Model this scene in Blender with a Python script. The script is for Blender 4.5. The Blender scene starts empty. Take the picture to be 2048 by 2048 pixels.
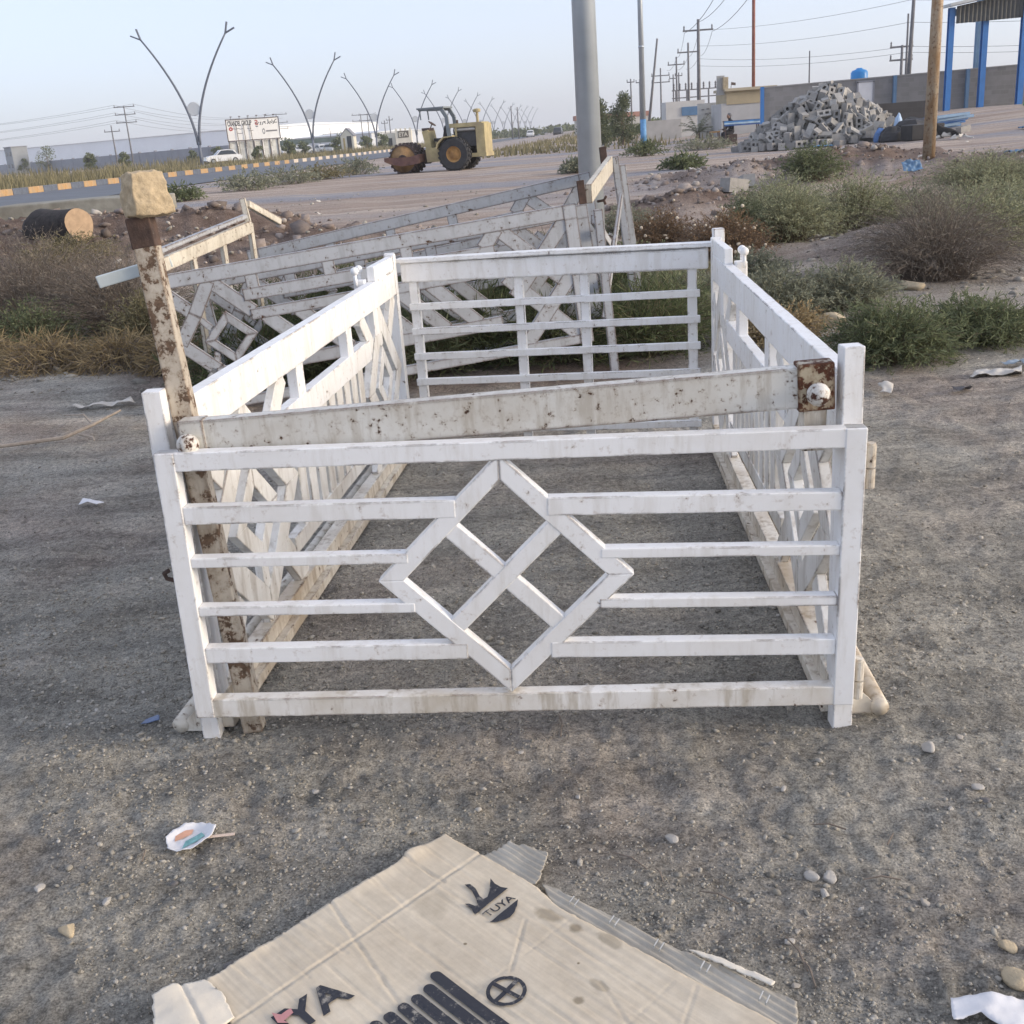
import bpy, math, random
import numpy as np
from mathutils import Vector, Matrix
rng = np.random.default_rng(7)
random.seed(11)
SC = bpy.context.scene
COL = SC.collection
# ---------------------------------------------------------------- camera
F_PX, EYE, PITCH, ROLL = 2200.0, 1.5, math.atan2(755.0, 2200.0), math.atan2(476.0, 6576.0)
cam = bpy.data.cameras.new('camera')
cam.sensor_width = 36.0
cam.lens = 36.0 * F_PX / 2048.0
cam.clip_start, cam.clip_end = 0.05, 20000.0
camo = bpy.data.objects.new('camera', cam)
COL.objects.link(camo)
_F = Vector((0, math.cos(PITCH), -math.sin(PITCH)))
_D = Vector((0, -math.sin(PITCH), -math.cos(PITCH)))
_R = Vector((1, 0, 0))
_X = math.cos(ROLL) * _R + math.sin(ROLL) * _D
_Y = -(-math.sin(ROLL) * _R + math.cos(ROLL) * _D)
camo.matrix_world = Matrix(((_X.x, _Y.x, -_F.x, 0), (_X.y, _Y.y, -_F.y, 0), (_X.z, _Y.z, -_F.z, EYE), (0, 0, 0, 1)))
SC.camera = camo
SC.render.engine = 'CYCLES'
# ---------------------------------------------------------------- sky, sun, exposure
SUN_EL, SUN_AZ = math.radians(15.0), math.radians(104.0)      # azimuth clockwise from +Y
world = bpy.data.worlds.new('World')
SC.world = world
world.use_nodes = True
wn, wl = world.node_tree.nodes, world.node_tree.links
wn.clear()
sky = wn.new('ShaderNodeTexSky')
sky.sky_type = 'NISHITA'
sky.sun_disc = False
sky.sun_elevation = SUN_EL
sky.sun_rotation = SUN_AZ
sky.altitude = 200.0
sky.air_density = 0.7
sky.dust_density = 3.0
sky.ozone_density = 2.0
bg = wn.new('ShaderNodeBackground')
bg.inputs['Strength'].default_value = 0.15
wo = wn.new('ShaderNodeOutputWorld')
veil = wn.new('ShaderNodeMix')                      # thin even high haze all round
veil.data_type = 'RGBA'
veil.inputs[0].default_value = 0.58
veil.inputs[7].default_value = (3.52, 3.62, 4.12, 1)
wl.new(sky.outputs[0], veil.inputs[6])
wl.new(veil.outputs[2], bg.inputs[0])
wl.new(bg.outputs[0], wo.inputs[0])
sun = bpy.data.lights.new('sun', 'SUN')
sun.energy = 1.25
sun.angle = math.radians(16.0)
sun.color = (1.0, 0.83, 0.62)
suno = bpy.data.objects.new('sun', sun)
COL.objects.link(suno)
_sd = Vector((math.sin(SUN_AZ) * math.cos(SUN_EL), math.cos(SUN_AZ) * math.cos(SUN_EL), math.sin(SUN_EL)))
suno.rotation_euler = _sd.to_track_quat('Z', 'Y').to_euler()
suno.location = (30, -5, 20)
SC.view_settings.view_transform = 'Standard'
SC.view_settings.look = 'None'
SC.view_settings.gamma = 1.0
SC.view_settings.use_curve_mapping = False
SC.view_settings.exposure = 0.97

# ---------------------------------------------------------------- mesh helpers
class MB:
    """collects shapes; build() links them as ONE mesh object"""
    def __init__(s): s.v, s.f, s.m = [], [], []
    def add(s, vs, fs, mi=0):
        o = len(s.v)
        s.v.extend([tuple(p) for p in vs])
        for q in fs:
            s.f.append(tuple(i + o for i in q)); s.m.append(mi)
        return s
    def box(s, c, sx, sy, sz, R=None, mi=0):
        vs = []
        for dz in (-.5, .5):
            for dx, dy in ((-.5, -.5), (.5, -.5), (.5, .5), (-.5, .5)):
                p = Vector((dx * sx, dy * sy, dz * sz))
                if R is not None: p = R @ p
                vs.append(Vector(c) + p)
        return s.add(vs, [(3, 2, 1, 0), (4, 5, 6, 7), (0, 1, 5, 4), (1, 2, 6, 5), (2, 3, 7, 6), (3, 0, 4, 7)], mi)
    def bar(s, p0, p1, w, d, n=(0, 1, 0), ch=None, mi=0):
        """bar p0-p1, width w across, depth d along n, long edges chamfered"""
        p0, p1, n = Vector(p0), Vector(p1), Vector(n)
        t = (p1 - p0).normalized(); n = (n - t * n.dot(t)).normalized(); a = t.cross(n)
        c = min(w, d) * .09 if ch is None else ch
        if c <= 0:
            sec = [(-w / 2, -d / 2), (w / 2, -d / 2), (w / 2, d / 2), (-w / 2, d / 2)]
        else:
            x, y = w / 2, d / 2
            sec = [(-x + c, -y), (x - c, -y), (x, -y + c), (x, y - c), (x - c, y), (-x + c, y), (-x, y - c), (-x, -y + c)]
        k = len(sec)
        vs = [p0 + a * q[0] + n * q[1] for q in sec] + [p1 + a * q[0] + n * q[1] for q in sec]
        fs = [(i, (i + 1) % k, k + (i + 1) % k, k + i) for i in range(k)]
        fs += [tuple(reversed(range(k))), tuple(range(k, 2 * k))]
        return s.add(vs, fs, mi)
    def tube(s, pts, r, n=8, caps=True, mi=0):
        pts = [Vector(p) for p in pts]
        rs = r if isinstance(r, (list, tuple)) else [r] * len(pts)
        vs, fs, a = [], [], None
        for i, p in enumerate(pts):
            t = (pts[min(i + 1, len(pts) - 1)] - pts[max(i - 1, 0)]).normalized()
            if a is None:
                a = t.orthogonal().normalized()
            a = (a - t * a.dot(t)).normalized(); b = t.cross(a)
            for k in range(n):
                w = 2 * math.pi * k / n
                vs.append(p + (a * math.cos(w) + b * math.sin(w)) * rs[i])
        for i in range(len(pts) - 1):
            for k in range(n):
                fs.append((i * n + k, i * n + (k + 1) % n, (i + 1) * n + (k + 1) % n, (i + 1) * n + k))
        if caps:
            fs += [tuple(reversed(range(n))), tuple(range((len(pts) - 1) * n, len(pts) * n))]
        return s.add(vs, fs, mi)
    def prism(s, poly, T, d, mi=0):
        """2D polygon (counter-clockwise) extruded along local Y by d, placed with matrix T (poly in XZ)"""
        k = len(poly)
        vs = [T @ Vector((x, 0, z)) for x, z in poly] + [T @ Vector((x, d, z)) for x, z in poly]
        fs = [tuple(range(k)), tuple(reversed(range(k, 2 * k)))]
        fs += [(i, k + i, k + (i + 1) % k, (i + 1) % k) for i in range(k)]
        return s.add(vs, fs, mi)
    def lathe(s, prof, n=24, T=None, mi=0, caps=True):
        """profile of (r, z) turned round local Z"""
        T = T or Matrix()
        vs = []
        for r, z in prof:
            for k in range(n):
                w = 2 * math.pi * k / n
                vs.append(T @ Vector((r * math.cos(w), r * math.sin(w), z)))
        fs = []
        for i in range(len(prof) - 1):
            for k in range(n):
                fs.append((i * n + k, i * n + (k + 1) % n, (i + 1) * n + (k + 1) % n, (i + 1) * n + k))
        if caps and prof[0][0] > 1e-6: fs.append(tuple(reversed(range(n))))
        if caps and prof[-1][0] > 1e-6: fs.append(tuple(range((len(prof) - 1) * n, len(prof) * n)))
        return s.add(vs, fs, mi)
    def ball(s, c, r, n=12, mi=0, sq=(1, 1, 1)):
        prof = [(max(1e-5, math.sin(math.pi * i / (n // 2 + 2))) , -math.cos(math.pi * i / (n // 2 + 2))) for i in range(n // 2 + 3)]
        T = Matrix.Translation(Vector(c)) @ Matrix.Diagonal((r * sq[0], r * sq[1], r * sq[2], 1))
        return s.lathe([(max(a, 1e-4), b) for a, b in prof], n, T, mi)
    def build(s, name, mat, parent=None, smooth=False):
        me = bpy.data.meshes.new(name)
        me.from_pydata(s.v, [], s.f)
        for m in (mat if isinstance(mat, (list, tuple)) else [mat]): me.materials.append(m)
        if any(s.m): me.polygons.foreach_set('material_index', s.m)
        if smooth: me.polygons.foreach_set('use_smooth', [True] * len(me.polygons))
        me.update()
        o = bpy.data.objects.new(name, me)
        COL.objects.link(o)
        if parent: o.parent = parent
        return o

def np_mesh(name, v, f, mat, parent=None, smooth=False):
    """numpy vertices (n,3) and faces (m,k) as one object"""
    v = np.asarray(v, np.float32); f = np.asarray(f, np.int32)
    me = bpy.data.meshes.new(name)
    k = f.shape[1]
    me.vertices.add(len(v)); me.vertices.foreach_set('co', v.ravel())
    me.loops.add(f.size); me.loops.foreach_set('vertex_index', f.ravel())
    me.polygons.add(len(f)); me.polygons.foreach_set('loop_start', np.arange(0, f.size, k, dtype=np.int32))
    me.polygons.foreach_set('loop_total', np.full(len(f), k, np.int32))
    if smooth: me.polygons.foreach_set('use_smooth', np.ones(len(f), bool))
    me.update(calc_edges=True); me.validate()
    for m in (mat if isinstance(mat, (list, tuple)) else [mat]): me.materials.append(m)
    o = bpy.data.objects.new(name, me)
    COL.objects.link(o)
    if parent: o.parent = parent
    return o

def tag(o, label, cat, group=None):
    o['label'] = label; o['category'] = cat
    if group: o['group'] = group
    return o
def structure(o): o['kind'] = 'structure'; return o
def stuff(o, label=None, cat=None):
    o['kind'] = 'stuff'
    if label: o['label'] = label; o['category'] = cat
    return o
def thing(name, label, cat, loc=(0, 0, 0), rz=0, group=None):
    o = bpy.data.objects.new(name, None)
    o.empty_display_size = .1
    COL.objects.link(o)
    o.location = loc; o.rotation_euler = (0, 0, rz)
    return tag(o, label, cat, group)
def copy_tree(o, parent=None):
    c = o.copy(); COL.objects.link(c)
    if parent is not None: c.parent = parent; c.matrix_parent_inverse = o.matrix_parent_inverse
    for ch in list(o.children): copy_tree(ch, c)
    return c
def frame(o, x, z=(0, 0, 1)):
    """matrix with origin o, X along x, Z near z"""
    X = Vector(x).normalized(); Y = Vector(z).cross(X).normalized(); Z = X.cross(Y)
    return Matrix(((X.x, Y.x, Z.x, o[0]), (X.y, Y.y, Z.y, o[1]), (X.z, Y.z, Z.z, o[2]), (0, 0, 0, 1)))
def mesh_of(o):
    """evaluated mesh of a temporary object (text, skin), then the object goes away"""
    dg = bpy.context.evaluated_depsgraph_get()
    me = bpy.data.meshes.new_from_object(o.evaluated_get(dg))
    bpy.data.objects.remove(o)
    return me
def text_mesh(txt, size=1.0, align='LEFT', bold=0.0):
    cu = bpy.data.curves.new('lettering', 'FONT')
    cu.body = txt; cu.size = size; cu.align_x = align; cu.offset = bold
    o = bpy.data.objects.new('lettering', cu); COL.objects.link(o)
    bpy.context.view_layer.update()
    me = mesh_of(o)
    v = [tuple(p.co) for p in me.vertices]; f = [tuple(p.vertices) for p in me.polygons]
    bpy.data.meshes.remove(me)
    return v, f

# ---------------------------------------------------------------- value noise for shapes
_perm = np.random.default_rng(3).random((256, 256))
def vnoise(x, y):
    x = np.asarray(x, float); y = np.asarray(y, float)
    xi = np.floor(x).astype(int); yi = np.floor(y).astype(int)
    fx, fy = x - xi, y - yi
    fx = fx * fx * (3 - 2 * fx); fy = fy * fy * (3 - 2 * fy)
    a = _perm[xi & 255, yi & 255]; b = _perm[(xi + 1) & 255, yi & 255]
    c = _perm[xi & 255, (yi + 1) & 255]; d = _perm[(xi + 1) & 255, (yi + 1) & 255]
    return (a * (1 - fx) + b * fx) * (1 - fy) + (c * (1 - fx) + d * fx) * fy - .5
def fbm(x, y, o=4, g=.5):
    s, a = 0, 1.
    for i in range(o):
        s = s + a * vnoise(x * 2 ** i + 17.3 * i, y * 2 ** i + 9.1 * i); a *= g
    return s
def sstep(t):
    t = np.clip(t, 0, 1); return t * t * (3 - 2 * t)

# ---------------------------------------------------------------- materials
def nt(name):
    m = bpy.data.materials.new(name); m.use_nodes = True
    t = m.node_tree; t.nodes.clear()
    out = t.nodes.new('ShaderNodeOutputMaterial'); b = t.nodes.new('ShaderNodeBsdfPrincipled')
    t.links.new(b.outputs[0], out.inputs[0])
    return m, t, b
def N(t, typ, **kw):
    n = t.nodes.new(typ)
    for k, v in kw.items():
        if k.startswith('i_'): n.inputs[k[2:].replace('_', ' ')].default_value = v
        else: setattr(n, k, v)
    return n
def ramp(t, src, stops, interp='LINEAR'):
    r = t.nodes.new('ShaderNodeValToRGB'); r.color_ramp.interpolation = interp
    e = r.color_ramp.elements
    while len(e) < len(stops): e.new(.5)
    for i, (p, c) in enumerate(stops):
        e[i].position = p; e[i].color = (*c, 1) if isinstance(c, tuple) else (c, c, c, 1)
    t.links.new(src, r.inputs[0]); return r.outputs[0]
def mix(t, f, a, b, typ='MIX'):
    n = t.nodes.new('ShaderNodeMix'); n.data_type = 'RGBA'; n.blend_type = typ
    for s, v in ((n.inputs[0], f), (n.inputs[6], a), (n.inputs[7], b)):
        if hasattr(v, 'default_value') or hasattr(v, 'is_linked'): t.links.new(v, s)
        elif isinstance(v, tuple): s.default_value = (*v, 1) if len(v) == 3 else v
        else: s.default_value = v
    return n.outputs[2]
def math_n(t, op, a, b=None):
    n = t.nodes.new('ShaderNodeMath'); n.operation = op; n.use_clamp = False
    for s, v in ((n.inputs[0], a), (n.inputs[1], b)):
        if v is None: continue
        if hasattr(v, 'is_linked'): t.links.new(v, s)
        else: s.default_value = v
    return n.outputs[0]
def coords(t, kind='Object', scale=(1, 1, 1)):
    c = t.nodes.new('ShaderNodeTexCoord'); m = t.nodes.new('ShaderNodeMapping')
    m.inputs['Scale'].default_value = scale
    t.links.new(c.outputs[kind], m.inputs[0]); return m.outputs[0]
def noise(t, vec, scale, detail=4, rough=.55, dist=0.):
    n = t.nodes.new('ShaderNodeTexNoise'); n.inputs['Scale'].default_value = scale
    n.inputs['Detail'].default_value = detail; n.inputs['Roughness'].default_value = rough
    n.inputs['Distortion'].default_value = dist
    t.links.new(vec, n.inputs['Vector']); return n.outputs[0]
def bump(t, b, h, strength, dist=.01):
    n = t.nodes.new('ShaderNodeBump'); n.inputs['Strength'].default_value = strength; n.inputs['Distance'].default_value = dist
    t.links.new(h, n.inputs['Height']); t.links.new(n.outputs[0], b.inputs['Normal'])

def plain(name, c, rough=.6, var=.25, scale=6., metal=0., bmp=.15, kind='Object', dirt=None):
    m, t, b = nt(name)
    v = coords(t, kind)
    n1 = noise(t, v, scale, 6, .6)
    lo = tuple(x * (1 - var) for x in c); hi = tuple(min(1, x * (1 + var * .6)) for x in c)
    col = ramp(t, n1, [(.3, lo), (.7, hi)])
    if dirt:
        n2 = noise(t, v, scale * .35, 5, .65)
        col = mix(t, ramp(t, n2, [(.45, 0.), (.68, .75)]), col, dirt)
    t.links.new(col, b.inputs['Base Color'])
    b.inputs['Roughness'].default_value = rough; b.inputs['Metallic'].default_value = metal
    if bmp: bump(t, b, noise(t, v, scale * 6, 4), bmp, .005)
    return m
def paint(name, c, dirt=.25, chips=.62, edge=.5, dirtcol=(.33, .27, .19), scale=1., rough=.42, streak=True, rustcol=(.13, .065, .035), erad=.008, scratch=0.):
    """old enamel paint on steel: grime, chipped spots, rust that follows the edges"""
    m, t, b = nt(name)
    v = coords(t)
    big = noise(t, v, 2.3 * scale, 6, .65)
    vs = coords(t, 'Object', (1.0, 1.0, .16))
    st = noise(t, vs, 22 * scale, 5, .65) if streak else noise(t, v, 14 * scale, 5)
    col = mix(t, ramp(t, big, [(.44, 0.), (.66, dirt)]), c, dirtcol)
    col = mix(t, ramp(t, st, [(.50, 0.), (.64, dirt * .9)]), col, tuple(x * .8 for x in dirtcol))
    fine = noise(t, v, 34 * scale, 8, .7)
    chip = ramp(t, fine, [(chips, 0.), (chips + .025, 1.)])
    bev = N(t, 'ShaderNodeBevel', samples=4); bev.inputs['Radius'].default_value = erad
    geo = N(t, 'ShaderNodeNewGeometry')
    dt = N(t, 'ShaderNodeVectorMath', operation='DOT_PRODUCT')
    t.links.new(bev.outputs[0], dt.inputs[0]); t.links.new(geo.outputs['Normal'], dt.inputs[1])
    em = ramp(t, dt.outputs['Value'], [(.93, 1.), (.997, 0.)])
    en = noise(t, v, 4.2 * scale, 8, .72)
    em = math_n(t, 'MULTIPLY', em, ramp(t, en, [(.62 - .25 * edge, 0.), (.68 - .2 * edge, 1.)]))
    if scratch:
        for ang in (.5, -.9, 1.4):
            mp = t.nodes.new('ShaderNodeMapping'); mp.inputs['Rotation'].default_value = (0, ang, .3); mp.inputs['Scale'].default_value = (16., 60., 170.)
            tc = t.nodes.new('ShaderNodeTexCoord'); t.links.new(tc.outputs['Object'], mp.inputs[0])
            sn = noise(t, mp.outputs[0], 1.0, 3, .5)
            chip = math_n(t, 'MAXIMUM', chip, ramp(t, sn, [(.70 - .03 * scratch, 0.), (.73 - .03 * scratch, .8)]))
    mask = math_n(t, 'MAXIMUM', chip, em)
    rn = noise(t, v, 60, 5, .7)
    rc = ramp(t, rn, [(.3, tuple(x * .3 for x in rustcol)), (.7, rustcol)])
    col = mix(t, mask, col, rc)
    halo = ramp(t, fine, [(chips - .09, 0.), (chips, .35)])
    col = mix(t, halo, col, (.34, .22, .12), 'MULTIPLY')
    t.links.new(col, b.inputs['Base Color'])
    t.links.new(ramp(t, mask, [(0., rough), (1., .85)]), b.inputs['Roughness'])
    h = math_n(t, 'SUBTRACT', math_n(t, 'MULTIPLY', noise(t, v, 90, 3), .25), mask)
    bump(t, b, h, .35, .003)
    return m
def leafmat(name, c1, c2, trans=.35, rough=.7):
    m, t, b = nt(name)
    g = N(t, 'ShaderNodeNewGeometry')
    v = coords(t)
    n1 = noise(t, v, 3., 3)
    f = math_n(t, 'ADD', math_n(t, 'MULTIPLY', g.outputs['Random Per Island'], .6), math_n(t, 'MULTIPLY', n1, .4))
    col = ramp(t, f, [(.15, c1), (.85, c2)])
    t.links.new(col, b.inputs['Base Color']); b.inputs['Roughness'].default_value = rough
    b.inputs['Specular IOR Level'].default_value = .2
    tr = N(t, 'ShaderNodeBsdfTranslucent'); t.links.new(col, tr.inputs[0])
    mx = N(t, 'ShaderNodeMixShader'); mx.inputs[0].default_value = trans
    t.links.new(b.outputs[0], mx.inputs[1]); t.links.new(tr.outputs[0], mx.inputs[2])
    out = [n for n in t.nodes if n.type == 'OUTPUT_MATERIAL'][0]
    t.links.new(mx.outputs[0], out.inputs[0])
    return m
def island(name, stops, rough=.85, bmp=.4, sc=60):
    m, t, b = nt(name)
    g = N(t, 'ShaderNodeNewGeometry'); v = coords(t)
    col = ramp(t, g.outputs['Random Per Island'], stops)
    n1 = noise(t, v, sc, 5, .6)
    col = mix(t, .55, col, ramp(t, n1, [(.25, (.45, .45, .45)), (.75, (1.25, 1.25, 1.25))]), 'MULTIPLY')
    t.links.new(col, b.inputs['Base Color']); b.inputs['Roughness'].default_value = rough
    bump(t, b, n1, bmp, .004)
    return m
# ================================================================ the ground
MOUNDS = [(-6.6, 16.4, 3.6, 2.8, .62), (-4.0, 16.2, 2.6, 1.5, .30), (-9.5, 12.5, 2.5, 2.5, .35), (4.6, 12.4, 1.0, .7, .22),
          (8.8, 16.5, 2.0, 1.3, .28), (3.4, 19., 1.6, .9, .25), (11.5, 22, 3, 2, .25), (8.0, 25.5, 2.4, 1.6, .40), (5.3, 25.0, 2.0, 1.4, .22)]
def tz(x, y):
    """height of the terrain, without the fine clods"""
    x = np.asarray(x, float); y = np.asarray(y, float)
    z = .32 * sstep((y - 9) / 28) + .85 * sstep((x - 9) / 15) * sstep((y - 26) / 24)
    for cx, cy, rx, ry, h in MOUNDS:
        z = z + h * np.exp(-(((x - cx) / rx) ** 2 + ((y - cy) / ry) ** 2))
    return z
def tzf(x, y): return float(tz(x, y))
def clods(x, y):
    r = np.hypot(x, y)
    near = 1 - sstep((r - 5) / 8)
    midw = sstep((r - 6) / 4) * (1 - sstep((r - 30) / 20))
    m = 0
    for cx, cy, rx, ry, h in MOUNDS:
        m = m + np.exp(-(((x - cx) / (rx * 1.4)) ** 2 + ((y - cy) / (ry * 1.4)) ** 2))
    z = near * (.014 * fbm(x * 3.1, y * 3.1, 3) + .014 * fbm(x * 13, y * 13, 4, .65))
    z = z + midw * .05 * fbm(x * .9, y * .9, 4)
    z = z + np.minimum(m, 1) * (.20 * fbm(x * 1.3 + 5, y * 1.3, 4, .6) + .09 * np.abs(fbm(x * 6, y * 6, 3, .6)))
    z = z * (1 - .85 * np.exp(-(np.hypot(x + .126, y - 1.58) / .62) ** 4))
    # wheel ruts that cross the lot
    u = (x * .93 - y * .36) + .25 * fbm(x * .4, y * .4, 2)
    for c0, wdt in ((1.95, .12), (2.55, .12), (-3.1, .14), (-3.8, .14)):
        z = z - near * .012 * np.exp(-((u - c0) / wdt) ** 2)
    # tread marks of a truck that turned in front of the gate
    for cx, cy, R in ((-.9, -2.2, 4.55), (-.9, -2.2, 4.12), (3.4, 9.0, 6.1), (3.4, 9.0, 5.5)):
        rr_ = np.hypot(x - cx, y - cy); th = np.arctan2(y - cy, x - cx)
        band = np.exp(-((rr_ - R) / .085) ** 4)
        z = z + near * band * (.0022 * np.sin(th * R * 2 * math.pi / .075 + 9 * np.abs(rr_ - R) / .085 * .35) - .005) * (.4 + fbm(x * 1.5, y * 1.5, 2) + .5)
    return z
def ground_z(x, y): return tz(x, y) + clods(x, y)
def gz(x, y): return float(ground_z(x, y))

def ground_material():
    m, t, b = nt('trampled_earth')
    v = coords(t)
    sep = N(t, 'ShaderNodeSeparateXYZ'); t.links.new(v, sep.inputs[0])
    n_big = noise(t, v, .55, 6, .6, .4)
    n_mid = noise(t, v, 2.6, 7, .62, .3)
    n_fine = noise(t, v, 42, 8, .75)
    n_grit = noise(t, v, 170, 5, .75)
    grey = ramp(t, n_mid, [(.32, (.345, .328, .292)), (.5, (.440, .422, .380)), (.68, (.53, .512, .465))])
    pink = ramp(t, n_mid, [(.32, (.33, .265, .230)), (.68, (.52, .435, .385))])
    near = mix(t, ramp(t, n_big, [(.48, 0.), (.64, .6)]), grey, pink)
    drag = noise(t, coords(t, 'Object', (.35, 3.2, 1)), 2.2, 6, .62, .35)
    near = mix(t, .7, near, ramp(t, drag, [(.38, (.70, .70, .70)), (.5, (1., 1., 1.)), (.62, (1.25, 1.24, 1.22))]), 'MULTIPLY')
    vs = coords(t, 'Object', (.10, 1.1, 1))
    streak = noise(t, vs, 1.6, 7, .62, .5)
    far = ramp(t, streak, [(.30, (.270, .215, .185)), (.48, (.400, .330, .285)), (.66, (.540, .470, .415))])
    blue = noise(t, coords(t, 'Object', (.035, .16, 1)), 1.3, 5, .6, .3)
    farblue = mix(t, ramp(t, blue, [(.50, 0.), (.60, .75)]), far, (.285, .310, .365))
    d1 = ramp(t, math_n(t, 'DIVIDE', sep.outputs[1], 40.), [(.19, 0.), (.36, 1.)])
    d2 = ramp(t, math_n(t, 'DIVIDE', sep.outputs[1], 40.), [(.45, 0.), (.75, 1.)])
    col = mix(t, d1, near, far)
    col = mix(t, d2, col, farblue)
    at_ = N(t, 'ShaderNodeAttribute', attribute_name='dumped_and_shaded_soil')
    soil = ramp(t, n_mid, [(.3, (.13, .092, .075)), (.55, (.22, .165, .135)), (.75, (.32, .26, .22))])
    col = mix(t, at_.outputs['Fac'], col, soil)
    col = mix(t, .75, col, ramp(t, n_fine, [(.36, (.42, .41, .40)), (.5, (.98, .98, .98)), (.65, (1.5, 1.48, 1.45))]), 'MULTIPLY')
    col = mix(t, .7, col, ramp(t, n_grit, [(.38, (.38, .38, .38)), (.5, (.98, .98, .98)), (.62, (1.6, 1.58, 1.55))]), 'MULTIPLY')
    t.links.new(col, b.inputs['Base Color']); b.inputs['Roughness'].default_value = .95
    b.inputs['Specular IOR Level'].default_value = .15
    h = math_n(t, 'ADD', math_n(t, 'MULTIPLY', n_fine, 1.0), math_n(t, 'MULTIPLY', n_grit, .35))
    bump(t, b, h, 1., .035)
    return m
M_GROUND = ground_material()
def make_ground():
    r = np.concatenate([.35 * (9 / .35) ** (np.arange(500) / 500), 9 * (5200 / 9) ** (np.arange(300) / 299)]); rows = len(r)
    fine = np.radians(np.linspace(-36, 36, 330))
    rest = np.radians(np.linspace(36, 324, 72))[1:-1]
    a = np.concatenate([fine, rest]); nc = len(a)
    R, A = np.meshgrid(r, a, indexing='ij')
    X, Y = R * np.sin(A), R * np.cos(A)
    Z = tz(X, Y) + clods(X, Y)
    v = np.stack([X, Y, Z], -1).reshape(-1, 3)
    i, j = np.meshgrid(np.arange(rows - 1), np.arange(nc), indexing='ij')
    j2 = (j + 1) % nc
    f = np.stack([i * nc + j, i * nc + j2, (i + 1) * nc + j2, (i + 1) * nc + j], -1).reshape(-1, 4)[:, ::-1]
    v = np.vstack([v, [[0, 0, tzf(0, 0)]]])
    o = np_mesh('ground', v, f, M_GROUND, smooth=True)
    k = np.zeros(len(v))
    for cx, cy, rx, ry, h in MOUNDS:
        k = np.maximum(k, np.exp(-(((v[:, 0] - cx) / (rx * 1.25)) ** 2 + ((v[:, 1] - cy) / (ry * 1.25)) ** 2)) * (.45 if h == .22 else 1.))
    k = np.maximum(k, .8 * np.exp(-(((v[:, 0] + .5) / 2.2) ** 4 + ((v[:, 1] - 8.3) / 1.7) ** 4)))  # dark interior of the old cage, its shade painted into the soil colour
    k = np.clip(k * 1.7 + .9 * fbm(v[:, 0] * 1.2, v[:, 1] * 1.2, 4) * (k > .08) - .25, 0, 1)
    o.data.attributes.new('dumped_and_shaded_soil', 'FLOAT', 'POINT').data.foreach_set('value', k.astype(np.float32))
    return structure(o)
make_ground()

# ---------------------------------------------------------------- stones
M_GRAVEL = island('gravel_stone', [(0., (.16, .148, .125)), (.35, (.28, .26, .222)), (.75, (.36, .335, .285)), (.95, (.40, .375, .33)), (1., (.47, .45, .41))])
M_STONE = island('pale_stone', [(0., (.22, .20, .18)), (.5, (.36, .33, .29)), (1., (.50, .44, .36))], sc=40)
_ph = (1 + 5 ** .5) / 2
ICO_V = np.array([(-1, _ph, 0), (1, _ph, 0), (-1, -_ph, 0), (1, -_ph, 0), (0, -1, _ph), (0, 1, _ph), (0, -1, -_ph), (0, 1, -_ph),
                  (_ph, 0, -1), (_ph, 0, 1), (-_ph, 0, -1), (-_ph, 0, 1)]) / math.hypot(1, _ph)
ICO_F = np.array([(0, 11, 5), (0, 5, 1), (0, 1, 7), (0, 7, 10), (0, 10, 11), (1, 5, 9), (5, 11, 4), (11, 10, 2), (10, 7, 6), (7, 1, 8),
                  (3, 9, 4), (3, 4, 2), (3, 2, 6), (3, 6, 8), (3, 8, 9), (4, 9, 5), (2, 4, 11), (6, 2, 10), (8, 6, 7), (9, 8, 1)])
def stones(xy, size, seed, rough=.28, flat=.6):
    """many small stones as one numpy mesh: each a roughened, flattened 20-face pebble half sunk in the soil"""
    g = np.random.default_rng(seed); n = len(xy)
    V = ICO_V[None] * (1 + rough * (g.random((n, 12, 1)) - .5) * 2)
    sc = size[:, None] * np.stack([g.uniform(.75, 1.3, n), g.uniform(.6, 1.0, n), g.uniform(.4, .8, n) * flat * 1.4], -1)
    V = V * sc[:, None, :]
    w = g.random(n) * 6.283; tl = g.normal(0, .35, n)
    c, s = np.cos(w), np.sin(w)
    ct, st = np.cos(tl), np.sin(tl)
    x, y, z = V[..., 0], V[..., 1], V[..., 2]
    x, z = x * ct[:, None] - z * st[:, None], x * st[:, None] + z * ct[:, None]
    X = x * c[:, None] - y * s[:, None] + xy[:, 0:1]; Y = x * s[:, None] + y * c[:, None] + xy[:, 1:2]
    Z = z + ground_z(xy[:, 0], xy[:, 1])[:, None] + size[:, None] * .10
    v = np.stack([X, Y, Z], -1).reshape(-1, 3)
    f = (ICO_F[None] + 12 * np.arange(n)[:, None, None]).reshape(-1, 3)
    return v, f
def spread(n, y0, y1, seed, half=.52, clump=1.2):
    g = np.random.default_rng(seed)
    y = np.exp(g.uniform(math.log(y0), math.log(y1), n * 4)); x = g.uniform(-half, half, n * 4) * y
    k = (fbm(x * 1.1 + 3, y * 1.1, 4) * clump + .5) > g.random(n * 4) * 1.0
    x, y = x[k], y[k]
    p = (x + .203) * -.745 + (y - 2.115) * -.667; q = (x + .203) * .667 + (y - 2.115) * -.745
    k = ~((p > -.085) & (p < .78) & (q > -.005) & (q < .95))
    return np.stack([x[k], y[k]], -1)[:n]
p1 = spread(20000, 1.15, 3.8, 21); s1 = np.clip(np.random.default_rng(5).lognormal(math.log(.0026), .48, len(p1)), .0012, .011)
p2 = spread(16000, 2.6, 9.5, 22); s2 = np.clip(np.random.default_rng(6).lognormal(math.log(.0036), .48, len(p2)), .0018, .014)
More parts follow.
